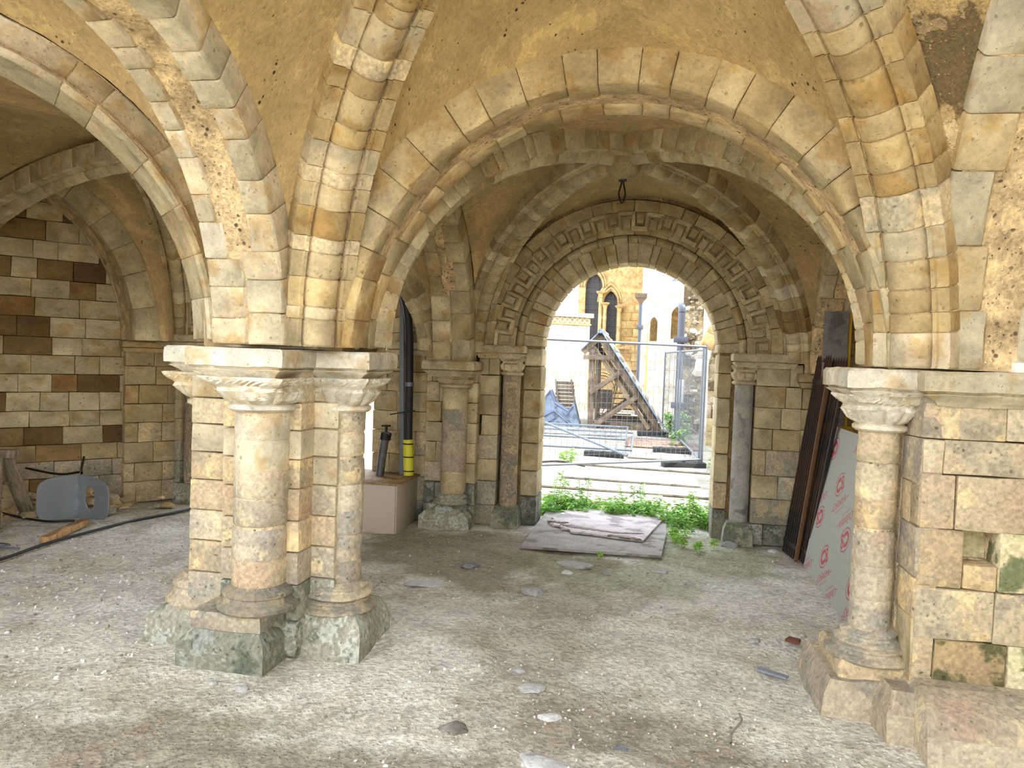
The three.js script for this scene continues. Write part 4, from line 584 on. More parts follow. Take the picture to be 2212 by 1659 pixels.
{ // foil-faced insulation board with its red print
  const c = document.createElement('canvas'); c.width = 1024; c.height = 640; const x = c.getContext('2d'); x.fillStyle = '#9a9b8a'; x.fillRect(0, 0, 1024, 640);
  x.strokeStyle = 'rgba(120,116,108,0.55)'; x.lineWidth = 1.5; for (let i = -8; i < 24; i++) { x.beginPath(); x.moveTo(i * 64, 0); x.lineTo(i * 64 + 360, 640); x.stroke(); } for (let i = 0; i < 8; i++) { x.beginPath(); x.moveTo(0, i * 92 + 20); x.lineTo(1024, i * 92 - 16); x.stroke(); }
  const red = '#a51d30', logo = (cx, cy, up) => { x.save(); x.translate(cx, cy); x.scale(1.45, 1.45); x.rotate(-0.5 + (up ? 0 : PI)); x.fillStyle = x.strokeStyle = red; x.lineWidth = 3; x.beginPath(); x.ellipse(0, -10, 44, 30, 0, 0.5, 5.6); x.stroke(); x.lineWidth = 11; x.beginPath(); x.ellipse(-6, -10, 20, 16, 0, 0.7, 5.4); x.stroke(); x.lineWidth = 7; x.beginPath(); x.ellipse(22, -18, 9, 8, 0, 0, 6.28); x.stroke(); x.beginPath(); x.ellipse(24, 2, 8, 7, 0, 0, 6.28); x.stroke(); x.font = 'italic bold 30px serif'; x.textAlign = 'center'; x.fillText('Celotex', 4, 56); x.lineWidth = 2.5; x.beginPath(); x.moveTo(-66, 50); x.lineTo(-54, 50); x.moveTo(60, 50); x.lineTo(84, 50); x.stroke(); x.font = '11px sans-serif'; x.fillText('celotex.co.uk', 6, 70); x.restore(); };
  for (let i = 0; i < 5; i++) for (let j = 0; j < 3; j++) logo(90 + i * 215, 80 + j * 300 + (i % 2) * 150, i % 2 === 1);
  const tx = new THREE.CanvasTexture(c); tx.colorSpace = THREE.SRGBColorSpace; tx.wrapS = tx.wrapT = THREE.RepeatWrapping;
  const t = thing('insulation_board', 'foil-faced insulation board with red printed lettering, leaning behind the right shaft', 'insulation board'), L = 1.95, Hh = 1.22, place = g => { g.rotateZ(-0.155); g.translate(1.365, 0.005, -6.8 + L / 2); return g; };
  const f = new THREE.PlaneGeometry(L, Hh, 1, 1); f.rotateY(-PI / 2); f.translate(-0.002, Hh / 2, 0); mesh('printed_facing', place(f), new THREE.MeshStandardMaterial({ map: tx, roughness: 0.5, side: THREE.DoubleSide }), t);
  mesh('foam_core', place(bevelBox(0.048, Hh, L, 0.002).translate(0.026, Hh / 2, 0)), mat('', '#c2a24a', 'grit', 0.002, 0.9), t); t.children[1].geometry = finish(t.children[1].geometry, 0.5);
  const u = thing('insulation_offcut', 'tall narrow grey insulation offcut with a yellow foam edge, standing in the corner', 'insulation board'); mesh('facing', box(0.012, 2.18, 0.2).rotateY(PI / 2 - 0.2).translate(1.57, 1.09, -6.98), mat('board', '#8e8a80', 'grit', 0.0005, 0.6), u); mesh('foam_core', box(0.045, 2.17, 0.2).rotateY(PI / 2 - 0.2).translate(1.6, 1.085, -7.01), mat('', '#c99b2c', 'grit', 0.002, 0.9), u); mesh('offcut', box(0.1, 1.2, 0.05).rotateY(0.2).translate(1.69, 0.6, -6.96), mat('', '#c99b2c', 'grit', 0.002, 0.9), u);
}
{ const t = thing('carton', 'small white carton standing on the string course', 'box'); mesh('body', box(0.09, 0.05, 0.06).rotateY(0.2).translate(1.69, 1.727, -3.9), mat('', '#efece2', '', 0, 0.7), t); mesh('flap', box(0.05, 0.004, 0.06).rotateY(0.2).rotateZ(0).translate(1.68, 1.755, -3.9), mat('', '#f6f4ee', '', 0, 0.7), t); }
// stones on the floor
const FLOORSTONE = ['#dcdad4', '#c4c1ba', '#a9aaaa', '#a89f90'].map(c => mat('board', c, 'wornB', 0.01));
function stoneGeo(r, seed, flat = 0.5, sx = 1.3) { const g = mergeVertices(deleteUV(new THREE.IcosahedronGeometry(1, 3))), p = g.attributes.position, q = V(); for (let i = 0; i < p.count; i++) { q.fromBufferAttribute(p, i); const d = 1 + 0.35 * n3(q.x * 1.1 + seed, q.y * 1.1, q.z * 1.1) + 0.16 * n3(q.x * 3 + seed, q.y * 3, q.z * 3); p.setXYZ(i, q.x * r * sx * d, Math.max(-0.25, q.y * flat) * r * d, q.z * r * d); } return stoneFinish(g, 0.55); }
const STONES = [[-0.52, -6.25, 0.085, 0.35, 'flat pale grey stone in front of the large dusty board', 1], [-0.76, -5.46, 0.062, 0.6, 'lumpy grey stone on the floor, with small crumbs at its near side', 1], [-1.33, -5.97, 0.055, 0.4, 'blue-grey stone on the brown earth beyond the clustered pier', 2], [0.16, -6.28, 0.045, 0.5, 'small pale stone right of the flat pale grey stone', 1], [-0.57, -6.04, 0.035, 0.6, 'small whitish stone just below the flat pale grey stone', 0], [-0.26, -6.12, 0.03, 0.6, 'small whitish stone between two larger pale stones', 0], [-1.54, -5.41, 0.075, 0.25, 'flat white lump of mortar near the right base of the clustered pier', 0], [-0.04, -3.38, 0.03, 0.5, 'hollow grey stone on the worn earth patch nearest the camera', 2], [-0.62, -4.08, 0.03, 0.5, 'round tan stone half sunk at the far side of the worn patch', 1], [-0.39, -3.58, 0.035, 0.55, 'pale stone in the middle of the worn earth patch', 0], [-0.52, -3.86, 0.055, 0.22, 'broad pale stone bedded flush in the worn earth', 0], [-0.8, -3.36, 0.05, 0.45, 'brown stone with a broken side left of the worn patch', 3], [-0.36, -3.16, 0.07, 0.22, 'broad buried stone at the bottom edge of the view', 0], [-1.93, -3.5, 0.028, 0.5, 'grey stone chip in front of the dark plinth corner', 1], [-2.1, -3.52, 0.02, 0.6, 'smaller stone chip in front of the dark plinth face', 1], [0.83, -7.4, 0.05, 0.8, 'upright grey stone beside the smooth grey door shaft', 2], [1.2, -7.3, 0.04, 0.5, 'white stone by the foot of the front iron railing', 0], [-6.3, -6.7, 0.13, 0.7, 'large rough stone by the trestle at the left edge', 3], [-6.05, -6.95, 0.07, 0.6, 'small pale stone behind the splayed trestle leg', 1], [0.72, -4.9, 0.03, 0.4, 'pale pebble near the foot of the foil-faced board', 0]];
STONES.forEach(([x, z, r, fl, label, k], i) => mesh('stone', stoneGeo(r, i * 3.7 + 1, fl, i % 3 ? 1.3 : 1.7).rotateY(rr(-0.5, 0.5)).translate(x, floorY(x, z) + r * 0.08, z), FLOORSTONE[k], scene, { label, category: 'stone' }));
mesh('slate', slab([[0.66, -4.38], [0.8, -4.3], [0.82, -4.33], [0.68, -4.42]], 0.008, 0.006), mat('board', '#8d949c', 'grit', 0.002, 0.7), scene, { label: 'thin blue-grey sliver of slate on the pale floor', category: 'slate' });
mesh('twig', finish(tube([[0.5, 0.02, -3.78], [0.5, 0.025, -3.7], [0.44, 0.02, -3.56], [0.43, 0.018, -3.48]], 0.006, 24, 6), 3), mat('', '#8f8679', 'grit', 0.002), scene, { label: 'bent grey twig on the floor near the right pier', category: 'twig' });
mesh('rust_shard', slab([[0.9, -4.9], [0.97, -4.86], [0.99, -4.92], [0.93, -4.95]], 0.01, 0.012, 1, 4), mat('', '#6e4127', 'grit', 0.003), scene, { label: 'rust-brown shard beside the base of the right shaft', category: 'shard' });
{ // crumbled stone along the foot of the canted wall
  const t = thing('rubble_heap', 'low heap of crumbled mortar and stone against the canted wall', 'rubble'); t.userData.kind = 'stuff'; const g = new THREE.PlaneGeometry(1.9, 0.9, 60, 28); g.rotateX(-PI / 2); const p = g.attributes.position; for (let i = 0; i < p.count; i++) { const x = p.getX(i), z = p.getZ(i), k = sstep(1, 0.2, Math.hypot(x / 0.95, (z + 0.35) / 0.75)); p.setY(i, 0.26 * k * (0.75 + 0.5 * fb(x * 3, 2, z * 3)) + 0.03 * fb(x * 12, 1, z * 12) - 0.03); }
  g.rotateY(Math.atan2(CN.x, CN.z)); g.translate(-5.62, 0, -6.78); g.deleteAttribute('uv'); mesh('mound', finish(g, 0.8, 0.8), RUBBLE, t); for (let i = 0; i < 22; i++) { const s = rr(-0.7, 0.6), d = rr(0.05, 0.45), c = V(-5.45, 0, -7.1).addScaledVector(CU, s + 0.2).addScaledVector(CN, d); mesh('lump', stoneGeo(rr(0.025, 0.07), i * 5.1, 0.7).translate(c.x, Math.max(0.02, 0.2 - d * 0.45), c.z), pick([RUBBLE, GREY[1], OLIVE[3]]), t); }
}
{ // grit strewn over the floor
  const g = stoneGeo(1, 3, 0.7, 1.2), n = 9000, im = new THREE.InstancedMesh(new THREE.IcosahedronGeometry(1, 0), mat('', '#ffffff', '', 0, 0.95), n), m = new THREE.Matrix4(), q = new THREE.Quaternion(), e = new THREE.Euler(), col = new THREE.Color();
  for (let i = 0; i < n; i++) { let x, z; const k = rnd(); if (k < 0.55) { x = rr(-5.2, -2.6); z = rr(-5.9, -2.9); } else if (k < 0.75) { x = rr(-1.2, 0.9) ; z = rr(-4.2, -2.9); } else { x = rr(-2, 1.5); z = rr(-7, -2.6); } const s = 0.0016 + (k < 0.55 ? 0.011 : 0.008) * Math.pow(rnd(), 6); e.set(rnd() * 6, rnd() * 6, rnd() * 6); q.setFromEuler(e); m.compose(V(x, floorY(x, z) + s * 0.3, z), q, V(s * rr(0.9, 1.8), s * 0.7, s)); im.setMatrixAt(i, m); col.set(pick(['#cfc9bc', '#b9b1a2', '#a0968a', '#d8d3c8', '#857b6d'])); im.setColorAt(i, col); }
  im.name = 'grit'; im.castShadow = im.receiveShadow = true; im.userData = { kind: 'stuff', label: 'fine pale grit scattered over the floor', category: 'grit' }; scene.add(im);
}
// ---------- weeds in and beyond the doorway ----------
const LEAF = ['#7fae3a', '#93c247', '#6b9a35', '#a5cf58'].map(c => new THREE.MeshPhysicalMaterial({ color: c, roughness: 0.7, side: THREE.DoubleSide, transmission: 0.25, thickness: 0 })), STEM = mat('', '#7d9a45', '', 0, 0.8);
function weed(parent, x, y, z, h, leaves, size, stems = 1) {
  const L = [], Sg = [];
  for (let s = 0; s < stems; s++) {
    const bx = x + rr(-1, 1) * 0.05 * (stems - 1), bz = z + rr(-1, 1) * 0.05 * (stems - 1), lx = rr(-0.25, 0.25) * h, lz = rr(-0.2, 0.2) * h, hh = h * rr(0.7, 1.05); Sg.push(bar([bx, y - 0.02, bz], [bx + lx, y + hh, bz + lz], 0.003, 5));
    for (let i = 0; i < leaves; i++) {
      const t = Math.pow(rnd(), 0.7), a = rnd() * 6.28, l = size * rr(0.6, 1.15), w = l * 0.2, dip = rr(-0.5, 0.35), c = Math.cos(a), q = Math.sin(a), px = bx + lx * t, py = y + hh * t, pz = bz + lz * t;
      const P = (u, v, k) => [px + c * u * l - q * v * w, py + dip * u * l * u + k, pz + q * u * l + c * v * w], b = P(0, 0, 0), m1 = P(0.45, 1, 0.006), m2 = P(0.45, -1, 0.006), mm = P(0.5, 0, -0.003), e = P(1, 0, 0);
      L.push(...b, ...m1, ...mm, ...b, ...mm, ...m2, ...m1, ...e, ...mm, ...mm, ...e, ...m2);
    }
  }
  const g = new THREE.BufferGeometry(); g.setAttribute('position', new THREE.Float32BufferAttribute(L, 3)); g.computeVertexNormals(); return [g, merge(Sg.map(k => { k.deleteAttribute('uv'); return k; }).map(k => k.toNonIndexed()).map(k => { k.setAttribute('uv', new THREE.BufferAttribute(new Float32Array(k.attributes.position.count * 2), 2)); return k; }))];
}
function plant(name, label, x, y, z, h, leaves, size, stems, k) { const t = thing(name, label, 'plant'), [g, s] = weed(t, x, y, z, h, leaves, size, stems); mesh('foliage', g, LEAF[k], t); mesh('stem', finish(s, 1), STEM, t); }
{ // the dense band along the threshold
  const t = thing('weed_bed', 'dense band of bright green weeds growing along the outer threshold', 'weeds'); t.userData.kind = 'stuff';
  const gs = [[], [], [], []]; for (let i = 0; i < 230; i++) { const x = rr(-1.1, 0.75), z = -8.42 + rr(-0.32, 0.24) + 0.12 * (x > 0.2 ? 1 : 0), [g] = weed(t, x, -0.08, z, rr(0.12, 0.3), 16, 0.075, 2); gs[i % 4].push(g); }
  gs.forEach((a, i) => mesh('foliage', mergeGeometries(a), LEAF[i], t));
}
[['tall weed with toothed leaves by the left door jamb', -0.92, -8.5, 0.52, 34, 0.09, 3, 1], ['tall thin weed with a bare stalk in the middle of the weed band', -0.15, -8.5, 0.6, 22, 0.07, 1, 3], ['spreading brownish weed behind the middle of the weed band', -0.02, -8.9, 0.4, 26, 0.07, 3, 2], ['upright weed with narrow leaves left of the middle', -0.66, -8.55, 0.5, 26, 0.075, 2, 0], ['spiky weed by the right door jamb', 0.56, -8.4, 0.38, 34, 0.09, 3, 1]].forEach(a => plant('weed', a[0], a[1], -0.08, a[2], ...a.slice(3)));
[['low leafy weed at the right edge of the dusty board', 0.26, -7.42, 0.14, 34, 0.06, 4, 3], ['low weed with spread leaves just inside the doorway', 0.42, -7.75, 0.18, 34, 0.07, 4, 0], ['small sprawling weed near the right door jamb', 0.52, -7.15, 0.09, 26, 0.05, 4, 1], ['tiny seedling by the front edge of the dusty board', -0.3, -6.58, 0.05, 12, 0.03, 2, 3]].forEach(a => plant('weed', a[0], a[1], 0, a[2], ...a.slice(3)));

// ---------- the court beyond the doorway ----------
const G0 = -0.1, SUNSTONE = mat('ashlar', '#f8f2e4', 'ashlarB', 0.006), FLINT = mat('peel', '#d3cdc2', 'peelB', 0.05), YELLOWSTONE = mat('ashlar', '#dcc08a', 'ashlarB', 0.006), YELLOWS = [YELLOWSTONE, mat('ashlar', '#e2c892', 'ashlarB', 0.006), mat('ashlar', '#d2b67e', 'ashlarB', 0.006)], PIPEB = mat('', '#4d525c', '', 0, 0.5), LEAD = mat('board', '#8ea2bd', 'grit', 0.001, 0.5, { metalness: 0.15 }), GLASS = mat('', '#3a3432', 'grit', 0.001, 0.35);
{ // boards laid as a walkway
  const L = [[[[-1.7, -9.6], [0.3, -9.5], [0.25, -10.25], [-1.7, -10.2]], 'grey ground board nearest the weeds', DUSTPLY], [[[-1.9, -10.5], [0.95, -10.35], [1.0, -11.05], [-1.8, -11.2]], 'pale ground board with a long front edge in front of the temporary fence', DUSTPLY], [[[-1.2, -11.4], [0.8, -11.25], [0.4, -12.3], [-1.2, -12.1]], 'pale ground board under the bottom rail of the temporary fence', DUSTPLY], [[[-1.35, -12.9], [1.05, -12.7], [1.0, -13.6], [-1.1, -13.9]], 'grey ground board left of the black rubber foot', DUSTPLY], [[[-0.3, -14.2], [0.9, -14.1], [0.85, -15.0], [-0.3, -15.1]], 'light ground board before the second rubber foot', DUSTPLY], [[[-0.4, -16.0], [1.15, -15.9], [1.1, -17.6], [-0.4, -17.8]], 'brownish ground board in front of the timber roof frame', mat('wood', '#a98f80', 'grit', 0.002, 0.9)], [[[-3.6, -17.8], [-0.6, -18.0], [-0.6, -19.2], [-3.6, -19.2]], 'far pale ground board at the foot of the lead-clad roof piece', DUSTPLY]];
  L.forEach(([p, l, m], i) => mesh('ground_board', slab(p, G0 + 0.012, 0.02), m, scene, { label: l, category: 'board' }));
}
// temporary fence panel between two ground points
function fence(label, a, b, h, y = 0.0, flat) {
  const t = thing('temporary_fence', label, 'fence'), A = V(a[0], y, a[1]), B = V(b[0], y, b[1]), d = B.clone().sub(A), L = d.length(); d.normalize(); const T = flat ?? V(0, h, 0), P = (u, v) => A.clone().addScaledVector(d, u).addScaledVector(T, v).toArray();
  for (const u of [0, L]) mesh('post', finish(bar(P(u, 0), P(u, 1), 0.021, 10), 1), GALV, t); for (const v of [0.03, 0.985]) mesh('rail', finish(bar(P(0, v), P(L, v), 0.021, 10), 1), GALV, t);
  const w = []; for (let u = 0.1; u < L; u += 0.1) w.push(bar(P(u, 0.03), P(u, 0.985), 0.0026, 4)); for (let v = 0.1; v < 0.98; v += 0.135) w.push(bar(P(0, v), P(L, v), 0.0026, 4)); const m = mesh('wire_mesh', finish(merge(w), 1), GALV, t, { kind: 'stuff' }); return t;
}
fence('tall grey temporary fence panel of tube and wire standing across the court', [-1.83, -11.31], [0.953, -13.356], 2.0);
fence('second temporary fence panel running back from the first towards the timber frame', [0.92, -13.5], [0.7, -16.9], 1.95); fence('third temporary fence panel, farthest back beside the downpipe', [0.66, -17.1], [0.42, -20.4], 1.95);
fence('fallen temporary fence panel lying on the ground under a long pole', [-3.2, -14.3], [-0.25, -14.35], 2.0, G0 + 0.12, V(0.0, 0.1, -2.6)); fence('another fallen temporary fence panel lying flat behind the first fallen one', [-3.4, -15.2], [-0.4, -15.3], 2.0, G0 + 0.22, V(0.0, 0.05, -2.4));
mesh('pole', finish(bar([-2.4, 0.5, -15.5], [-0.3, 0.02, -13.6], 0.025, 8), 1), GALV, scene, { label: 'long grey pole lying across the fallen fence panels', category: 'pole' });
function foot(label, x, z, turn) { const t = thing('rubber_block', label, 'block', [x, G0, z], turn, 'rubber feet of the temporary fences'); mesh('block', box(0.72, 0.12, 0.22, 0.012).translate(0, 0.06, 0), mat('', '#2c2c2b', 'grit', 0.003, 0.8), t); for (const i of [-0.22, 0, 0.22]) mesh('socket', finish(new THREE.TorusGeometry(0.028, 0.008, 6, 16).rotateX(PI / 2).translate(i, 0.123, 0), 1), BLACK, t); return t; }
foot('black rubber fence foot under the corner of the standing panel', 0.65, -13.2, 0.25); foot('grey rubber fence foot farther back, right of the fallen panels', 0.52, -15.3, 0.15); foot('low rubber fence foot in front of the timber roof frame', 0.17, -18.6, 0.1); foot('black rubber fence foot on the end of the fallen panel', -0.73, -14.05, 0.0);
{ // timber roof frame set down on the ground
  const t = thing('roof_frame', 'weathered triangular timber roof frame with a lead-covered slope standing on the ground', 'roof frame'), z = -20, D = 2.6;
  const tr = (n, a, b, w, d, zz = z, m = GREYWOOD) => mesh(n, beam([a[0], a[1], zz], [b[0], b[1], zz], w, d, V(0, 0, 1)), m, t);
  for (const [zz, k] of [[z, 1], [z - D, 0]]) {
    tr('rafter', [-1.26, 2.28], [0.33, -0.06], 0.16, 0.12, zz); tr('rafter', [-1.42, 2.02], [0.08, -0.06], 0.1, 0.1, zz - 0.05, OLDWOOD); tr('post', [-1.44, 1.95], [-1.42, -0.12], 0.15, 0.14, zz); tr('sill', [-1.5, -0.02], [0.3, -0.02], 0.17, 0.14, zz - 0.1); tr('tie', [-1.66, 1.74], [-0.88, 1.73], 0.13, 0.1, zz + 0.1); tr('strut', [-1.46, 0.82], [-0.7, 1.38], 0.12, 0.1, zz + 0.1); tr('strut', [-1.42, -0.1], [-0.24, 0.78], 0.13, 0.1, zz + 0.1); tr('rafter', [-1.26, 2.28], [-1.68, 1.85], 0.14, 0.1, zz, OLDWOOD);
  }
  for (let i = 0; i < 9; i++) { const k = (i + 0.5) / 9, x = lerp(-1.2, 0.36, k), y = lerp(2.3, 0.0, k); mesh('batten', beam([x + 0.06, y + 0.05, z + 0.16], [x + 0.06, y + 0.05, z - D - 0.1], 0.15, 0.03, V(0.83, 0.56, 0)), i % 2 ? OLDWOOD : GREYWOOD, t); }
  mesh('lead_cover', beam([-1.22, 2.42, z - D / 2], [0.46, -0.02, z - D / 2], D + 0.4, 0.03, V(0.82, 0.57, 0)), LEAD, t); mesh('lead_cover', beam([-1.24, 2.42, z - D / 2], [-1.74, 1.9, z - D / 2], D + 0.4, 0.03, V(-0.72, 0.69, 0)), LEAD, t); mesh('ridge_roll', finish(bar([-1.24, 2.42, z + 0.22], [-1.24, 2.42, z - D - 0.2], 0.06, 10), 1), LEAD, t);
  for (let i = 0; i < 6; i++) mesh('board', beam([-1.3, 0.1 + i * 0.13, z - 0.6 - i * 0.25], [-0.4, 0.1 + i * 0.13, z - 0.6 - i * 0.25], 0.12, 0.03), GREYWOOD, t); for (const q of [0, 0.12, 0.25]) mesh('rod', finish(bar([-0.75, 1.3, z - 0.5], [-1.2 + q, 0.2, z - 1.2], 0.012), 1), OLDWOOD, t);
}
{ // lead-clad roof piece with raised rolls
  const t = thing('lead_roof_piece', 'low zigzag roof piece clad in blue-grey lead with raised rolls', 'roof piece'), s = new THREE.Shape(); [[-3.5, -0.14], [-1.68, -0.14], [-1.87, 0.55], [-2.0, 0.3], [-2.36, 0.52], [-2.5, 0.84], [-2.75, 0.42], [-3.1, 0.7], [-3.5, 0.3]].forEach((p, i) => i ? s.lineTo(...p) : s.moveTo(...p));
  const g = new THREE.ExtrudeGeometry(s, { depth: 0.5, bevelEnabled: false }); g.deleteAttribute('uv'); g.translate(0, 0, -20.5); mesh('cladding', finish(g, 0.4), LEAD, t);
  for (const [a, b] of [[[-2.5, 0.84], [-2.36, 0.5]], [[-2.36, 0.5], [-2.0, 0.3]], [[-2.5, 0.84], [-2.8, 0.4]], [[-2.75, 0.1], [-2.38, 0.3]], [[-2.38, 0.3], [-1.85, -0.1]], [[-2.7, -0.1], [-2.35, 0.12]], [[-2.05, 0.2], [-1.9, 0.45]]]) mesh('roll', finish(bar([...a, -19.97], [...b, -19.97], 0.022, 8), 1), mat('', '#55617a', '', 0, 0.5), t);
  const u = thing('board_stack', 'stack of weathered boards leaning behind the lead-clad roof piece', 'boards'); for (let i = 0; i < 8; i++) { const y = 0.3 + i * 0.1, k = i / 8; mesh('plank', box(0.62 - 0.02 * i, 0.085, 0.04).rotateX(0.06 * (i % 2 ? 1 : -1)).translate(-2.2 - 0.06 * k, y, -21 - 0.03 * i), i % 3 ? GREYWOOD : OLDWOOD, u); } for (const x of [-2.52, -2.08]) mesh('edge_post', beam([x + 0.2, 0.2, -20.9], [x, 1.1, -21.2], 0.05, 0.05, V(0, 0, 1)), GREYWOOD, u);
}
{ // pale low building with a carved cornice
  const t = thing('pale_wall', 'sunlit pale wall with a carved cornice band, left through the doorway', 'wall'), d = V(-0.85, 0, 0.53).normalize(), n = V(d.z, 0, -d.x), at = g => { g.applyMatrix4(new THREE.Matrix4().makeBasis(d.clone().negate(), UP, n)); g.translate(-1.84, 0, -24); return g; };
  mesh('wall_face', at(box(8, 3.1, 0.5).translate(-4, 1.4, -0.25)), SUNSTONE, t); mesh('cornice', at(box(8.1, 0.13, 0.62).translate(-3.98, 3.02, -0.2)), SUNSTONE, t); mesh('string_course', at(box(8.05, 0.05, 0.56).translate(-4, 2.74, -0.24)), YELLOWSTONE, t); mesh('frieze', at(box(8, 0.2, 0.52).translate(-4, 2.86, -0.24)), YELLOWSTONE, t);
  for (let i = 0; i < 22; i++) mesh('frieze_flower', at(finish(new THREE.TorusGeometry(0.07, 0.022, 6, 12).translate(-0.12 - i * 0.17, 2.86, 0.02), 1)), SUNSTONE, t);
}
// pointed outline used for the tall windows
const pointed = (cx, y0, ys, w) => { const p = [[cx - w, y0], [cx - w, ys]], R = 2 * w; for (let i = 1; i <= 10; i++) { const a = i / 10 * PI / 3; p.push([cx + w - R * Math.cos(a), ys + R * Math.sin(a)]); } for (let i = 9; i >= 0; i--) { const a = i / 10 * PI / 3; p.push([cx - w + R * Math.cos(a), ys + R * Math.sin(a)]); } p.push([cx + w, y0]); return p; };
{
  const t = thing('gothic_building', 'yellow stone building with tall pointed windows and slender shafts', 'building'), z = -28, win = [[-2.06, 2.2, 4.3, 0.3], [-1.44, 2.2, 3.75, 0.24]], s = new THREE.Shape([[-2.6, -1.2], [0.3, -1.2], [0.3, 9], [-2.6, 9]].map(p => new THREE.Vector2(...p)));
  for (const w of win) s.holes.push(new THREE.Path(pointed(...w).map(p => new THREE.Vector2(...p)))); const g = new THREE.ExtrudeGeometry(s, { depth: 0.5, bevelEnabled: false }); g.deleteAttribute('uv'); g.translate(0, 0, z - 0.5); mesh('wall_face', finish(g, 0.4), YELLOWSTONE, t);
  for (const w of win) {
    const pn = mesh('window', finish(new THREE.BoxGeometry(w[3] * 2.1, 3.2, 0.03).translate(w[0], 3.3, z - 0.36), 1), GLASS, t); for (let i = -1; i <= 1; i++) mesh('glazing_bar', box(0.02, 3, 0.03).translate(w[0] + i * w[3] * 0.5, 3.3, z - 0.33), PIPEB, pn); for (let y = 2.3; y < 4.6; y += 0.2) mesh('glazing_bar', box(w[3] * 2, 0.015, 0.03).translate(w[0], y, z - 0.33), PIPEB, pn);
    for (const k of [0.05, 0.13, 0.21]) { const P = pointed(w[0], w[1], w[2], w[3] + k).map(p => [p[0], p[1], z + 0.1 - k * 0.5]); mesh('moulding', finish(tube(P.slice(1, -1), 0.032, 50, 7), 2), pick(YELLOWS), t); }
  }
  for (const [x, y1] of [[-1.79, 4.1], [-1.1, 3.6], [-1.62, 3.7]]) { const c = mesh('shaft', finish(bar([x, 2.25, z + 0.14], [x, y1 - 0.16, z + 0.14], 0.065, 12), 1), YELLOWS[1], t); mesh('capital', finish(lathe([[0.01, y1 - 0.2], [0.08, y1 - 0.19], [0.07, y1 - 0.16], [0.09, y1 - 0.08], [0.16, y1 - 0.02], [0.17, y1 + 0.03], [0.01, y1 + 0.04]], 16).translate(x, 0, z + 0.14), 0.6), YELLOWS[0], c); mesh('base', finish(lathe([[0.01, 2.18], [0.13, 2.18], [0.13, 2.22], [0.08, 2.27], [0.1, 2.3], [0.06, 2.34]], 16).translate(x, 0, z + 0.14), 0.6), YELLOWS[2], c); }
  mesh('sill', box(1.9, 0.09, 0.3).rotateZ(-0.02).translate(-1.6, 2.14, z + 0.1), YELLOWS[0], t); mesh('string_course', box(1.5, 0.12, 0.2).translate(-0.45, 1.4, z + 0.06), YELLOWS[2], t);
  for (const k of [0.0, 0.1, 0.2]) mesh('moulding', finish(tube(Array.from({ length: 13 }, (_, i) => [-1.62 - (0.62 - k) * Math.cos(i / 12 * PI), 0.55 + (0.7 - k) * Math.sin(i / 12 * PI), z + 0.1 - k * 0.4]), 0.035, 40, 7), 2), YELLOWS[1], t); mesh('doorway', finish(new THREE.BoxGeometry(0.8, 1.4, 0.04).translate(-1.62, -0.1, z + 0.02), 1), GLASS, t);
  courses(t, V(-1.02, 0, z + 0.02), V(1, 0, 0), V(0, 0, 1), 0.95, [0.3, 0.28, 0.3, 0.28, 0.3, 0.28, 0.3, 0.28, 0.3, 0.28, 0.3, 0.28], [0.28, 0.5], YELLOWS, { depth: 0.04, joint: 0.008, y0: 0.2 }); mesh('buttress', box(0.3, 8, 0.5).translate(-0.02, 3, z + 0.2), YELLOWS[1], t);
}
{ // tall sunlit wall with two pointed openings
  const t = thing('sunlit_wall', 'bright sunlit wall with two narrow pointed openings and a hanging lantern', 'wall'), z = -26, s = new THREE.Shape([[-0.3, -1], [3.2, -1], [3.2, 7], [-0.3, 7]].map(p => new THREE.Vector2(...p))); for (const w of [[0.12, 2.35, 2.95, 0.12], [0.87, 2.45, 3.2, 0.19]]) s.holes.push(new THREE.Path(pointed(...w).map(p => new THREE.Vector2(...p))));
  const g = new THREE.ExtrudeGeometry(s, { depth: 0.6, bevelEnabled: false }); g.deleteAttribute('uv'); g.translate(0, 0, z - 0.6); mesh('wall_face', finish(g, 0.4), SUNSTONE, t); mesh('backing', box(1.6, 2.4, 0.1).translate(0.5, 3.0, z - 0.9), YELLOWSTONE, t);
  const l = thing('lantern', 'small white lantern on a bracket high on the sunlit wall', 'lantern'); mesh('glass_box', finish(new THREE.CylinderGeometry(0.1, 0.08, 0.24, 8).translate(0.74, 4.2, -25.7), 0.4), mat('', '#d7dadd', '', 0, 0.4), l); mesh('cap', finish(new THREE.ConeGeometry(0.13, 0.1, 8).translate(0.74, 4.37, -25.7), 0.4), PIPEB, l); mesh('bracket', finish(bar([0.74, 4.42, -25.7], [0.74, 4.46, -26.05], 0.02), 1), PIPEB, l);
}
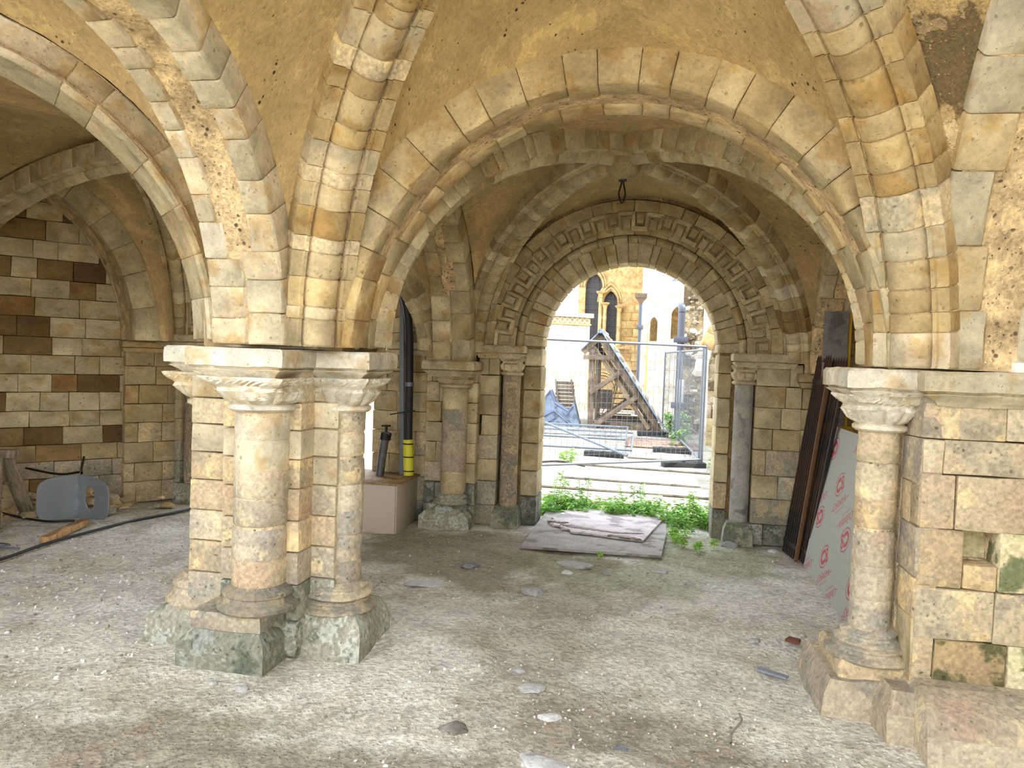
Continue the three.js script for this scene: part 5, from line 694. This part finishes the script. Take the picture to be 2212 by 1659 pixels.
{ // flint pier and the arched wall on the right
  const t = thing('flint_wall', 'rough flint pier rising beside the thick downpipe', 'wall'); mesh('core', stack([[-0.4, 0.86, 1.36, -20.6, -19.8], [1, 0.85, 1.34, -20.6, -19.8], [2.5, 0.83, 1.3, -20.6, -19.8], [6, 0.8, 1.26, -20.6, -19.8]], 0.05, 16, 4), FLINT, t); for (let i = 0; i < 40; i++) mesh('flint', stoneGeo(rr(0.04, 0.08), i * 2.3, 0.8).rotateX(1.2).translate(rr(0.86, 1.3), rr(0, 3.8), -19.8), i % 3 ? FLINT : SUNSTONE, t);
  const u = thing('arched_wall', 'side wall with a shadowed stone arch beyond the right door jamb', 'wall'), cv = archCurve(V(2.2, 1.4, -17), V(1, 0, 0), 0.95, 1.5); mesh('wall_face', box(1.6, 7, 0.4).translate(2.5, 3, -17.6), FLINT, u); voussoirs(u, 'voussoir', cv, 0, PI, 15, ring(0, 0.25, -0.4, 0.1), YELLOWS.concat([SUNSTONE]), {}); courses(u, V(1.3, 0, -17.2), V(1, 0, 0), V(0, 0, 1), 1.3, [0.4, 0.3, 0.3, 0.3, 0.28, 0.28, 0.26, 0.26, 0.26], [0.25, 0.45], [FLINT, OLIVE[3], GREY[1]], { y0: -0.2, depth: 0.2 });
}
function downpipe(label, x, z, y0, y1, r, hopper) { const t = thing('downpipe', label, 'pipe'); mesh('pipe_run', finish(bar([x, y0, z], [x, y1, z], r, 12), 1), PIPEB, t); for (const k of [0.25, 0.78]) mesh('clamp', box(r * 4, 0.14, r * 2.6).translate(x, lerp(y0, y1, k), z), PIPEB, t); if (hopper) mesh('hopper', finish(lathe([[0.05, y1 - 0.1], [0.1, y1], [0.26, y1 + 0.15], [0.28, y1 + 0.28], [0.02, y1 + 0.28]], 4, PI / 4, PI * 2 + PI / 4).translate(x, 0, z), 0.3), GREYWOOD, t); else mesh('bend', finish(tube([[x, y1, z], [x, y1 + 0.12, z - 0.02], [x - 0.02, y1 + 0.18, z - 0.2]], r * 1.05, 16, 10), 2), PIPEB, t); }
downpipe('grey downpipe with a boxed hopper head on the yellow stone building', -0.33, -25.6, -0.12, 3.6, 0.055, true); downpipe('thick blue-grey downpipe with a rounded bend beside the flint pier', 0.75, -19.2, -0.12, 2.9, 0.085, false);
mesh('yellow_strip', box(0.05, 2.7, 0.03).translate(-0.06, 1.24, -25.0), mat('', '#e2e04a', '', 0, 0.6), scene, { label: 'thin yellow strip standing beside the grey downpipe', category: 'strip' }); mesh('wall_cabinet', box(0.16, 0.55, 0.1).translate(0.78, 1.0, -18.9), mat('', '#c9ced2', '', 0, 0.5), scene, { label: 'small white cabinet fixed to the thick downpipe', category: 'box' });
[['bushy weed at the foot of the flint pier', 0.75, -18.4, 0.7, 60, 0.16, 6, 2], ['low weed beside the fallen fence panel', -1.3, -13.2, 0.22, 40, 0.09, 5, 1], ['weed growing by the right jamb in front of the arched wall', 1.32, -13.8, 0.5, 50, 0.12, 5, 0], ['scrubby weed behind the rear rubber foot', 0.62, -16.6, 0.4, 50, 0.12, 5, 2]].forEach(a => plant('weed', a[0], a[1], G0, a[2], ...a.slice(3)));
mesh('dead_branch', finish(tube([[-1.75, G0 + 0.05, -12.6], [-1.35, G0 + 0.1, -12.5], [-0.95, G0 + 0.04, -12.55]], 0.018, 20, 6), 2), mat('', '#4d4034', 'grit', 0.003), scene, { label: 'dark dead branch on the ground behind the standing fence panel', category: 'branch' });
{ const l = thing('court_shade_wall', 'tall side wall added right of the court to shade it, outside the view', 'wall'); mesh('wall_face', box(0.5, 4.2, 14).translate(4.2, 1.9, -15.5), SUNSTONE, l); }  // unseen wall added to cast shade over the court
renderer.render(scene, camera);
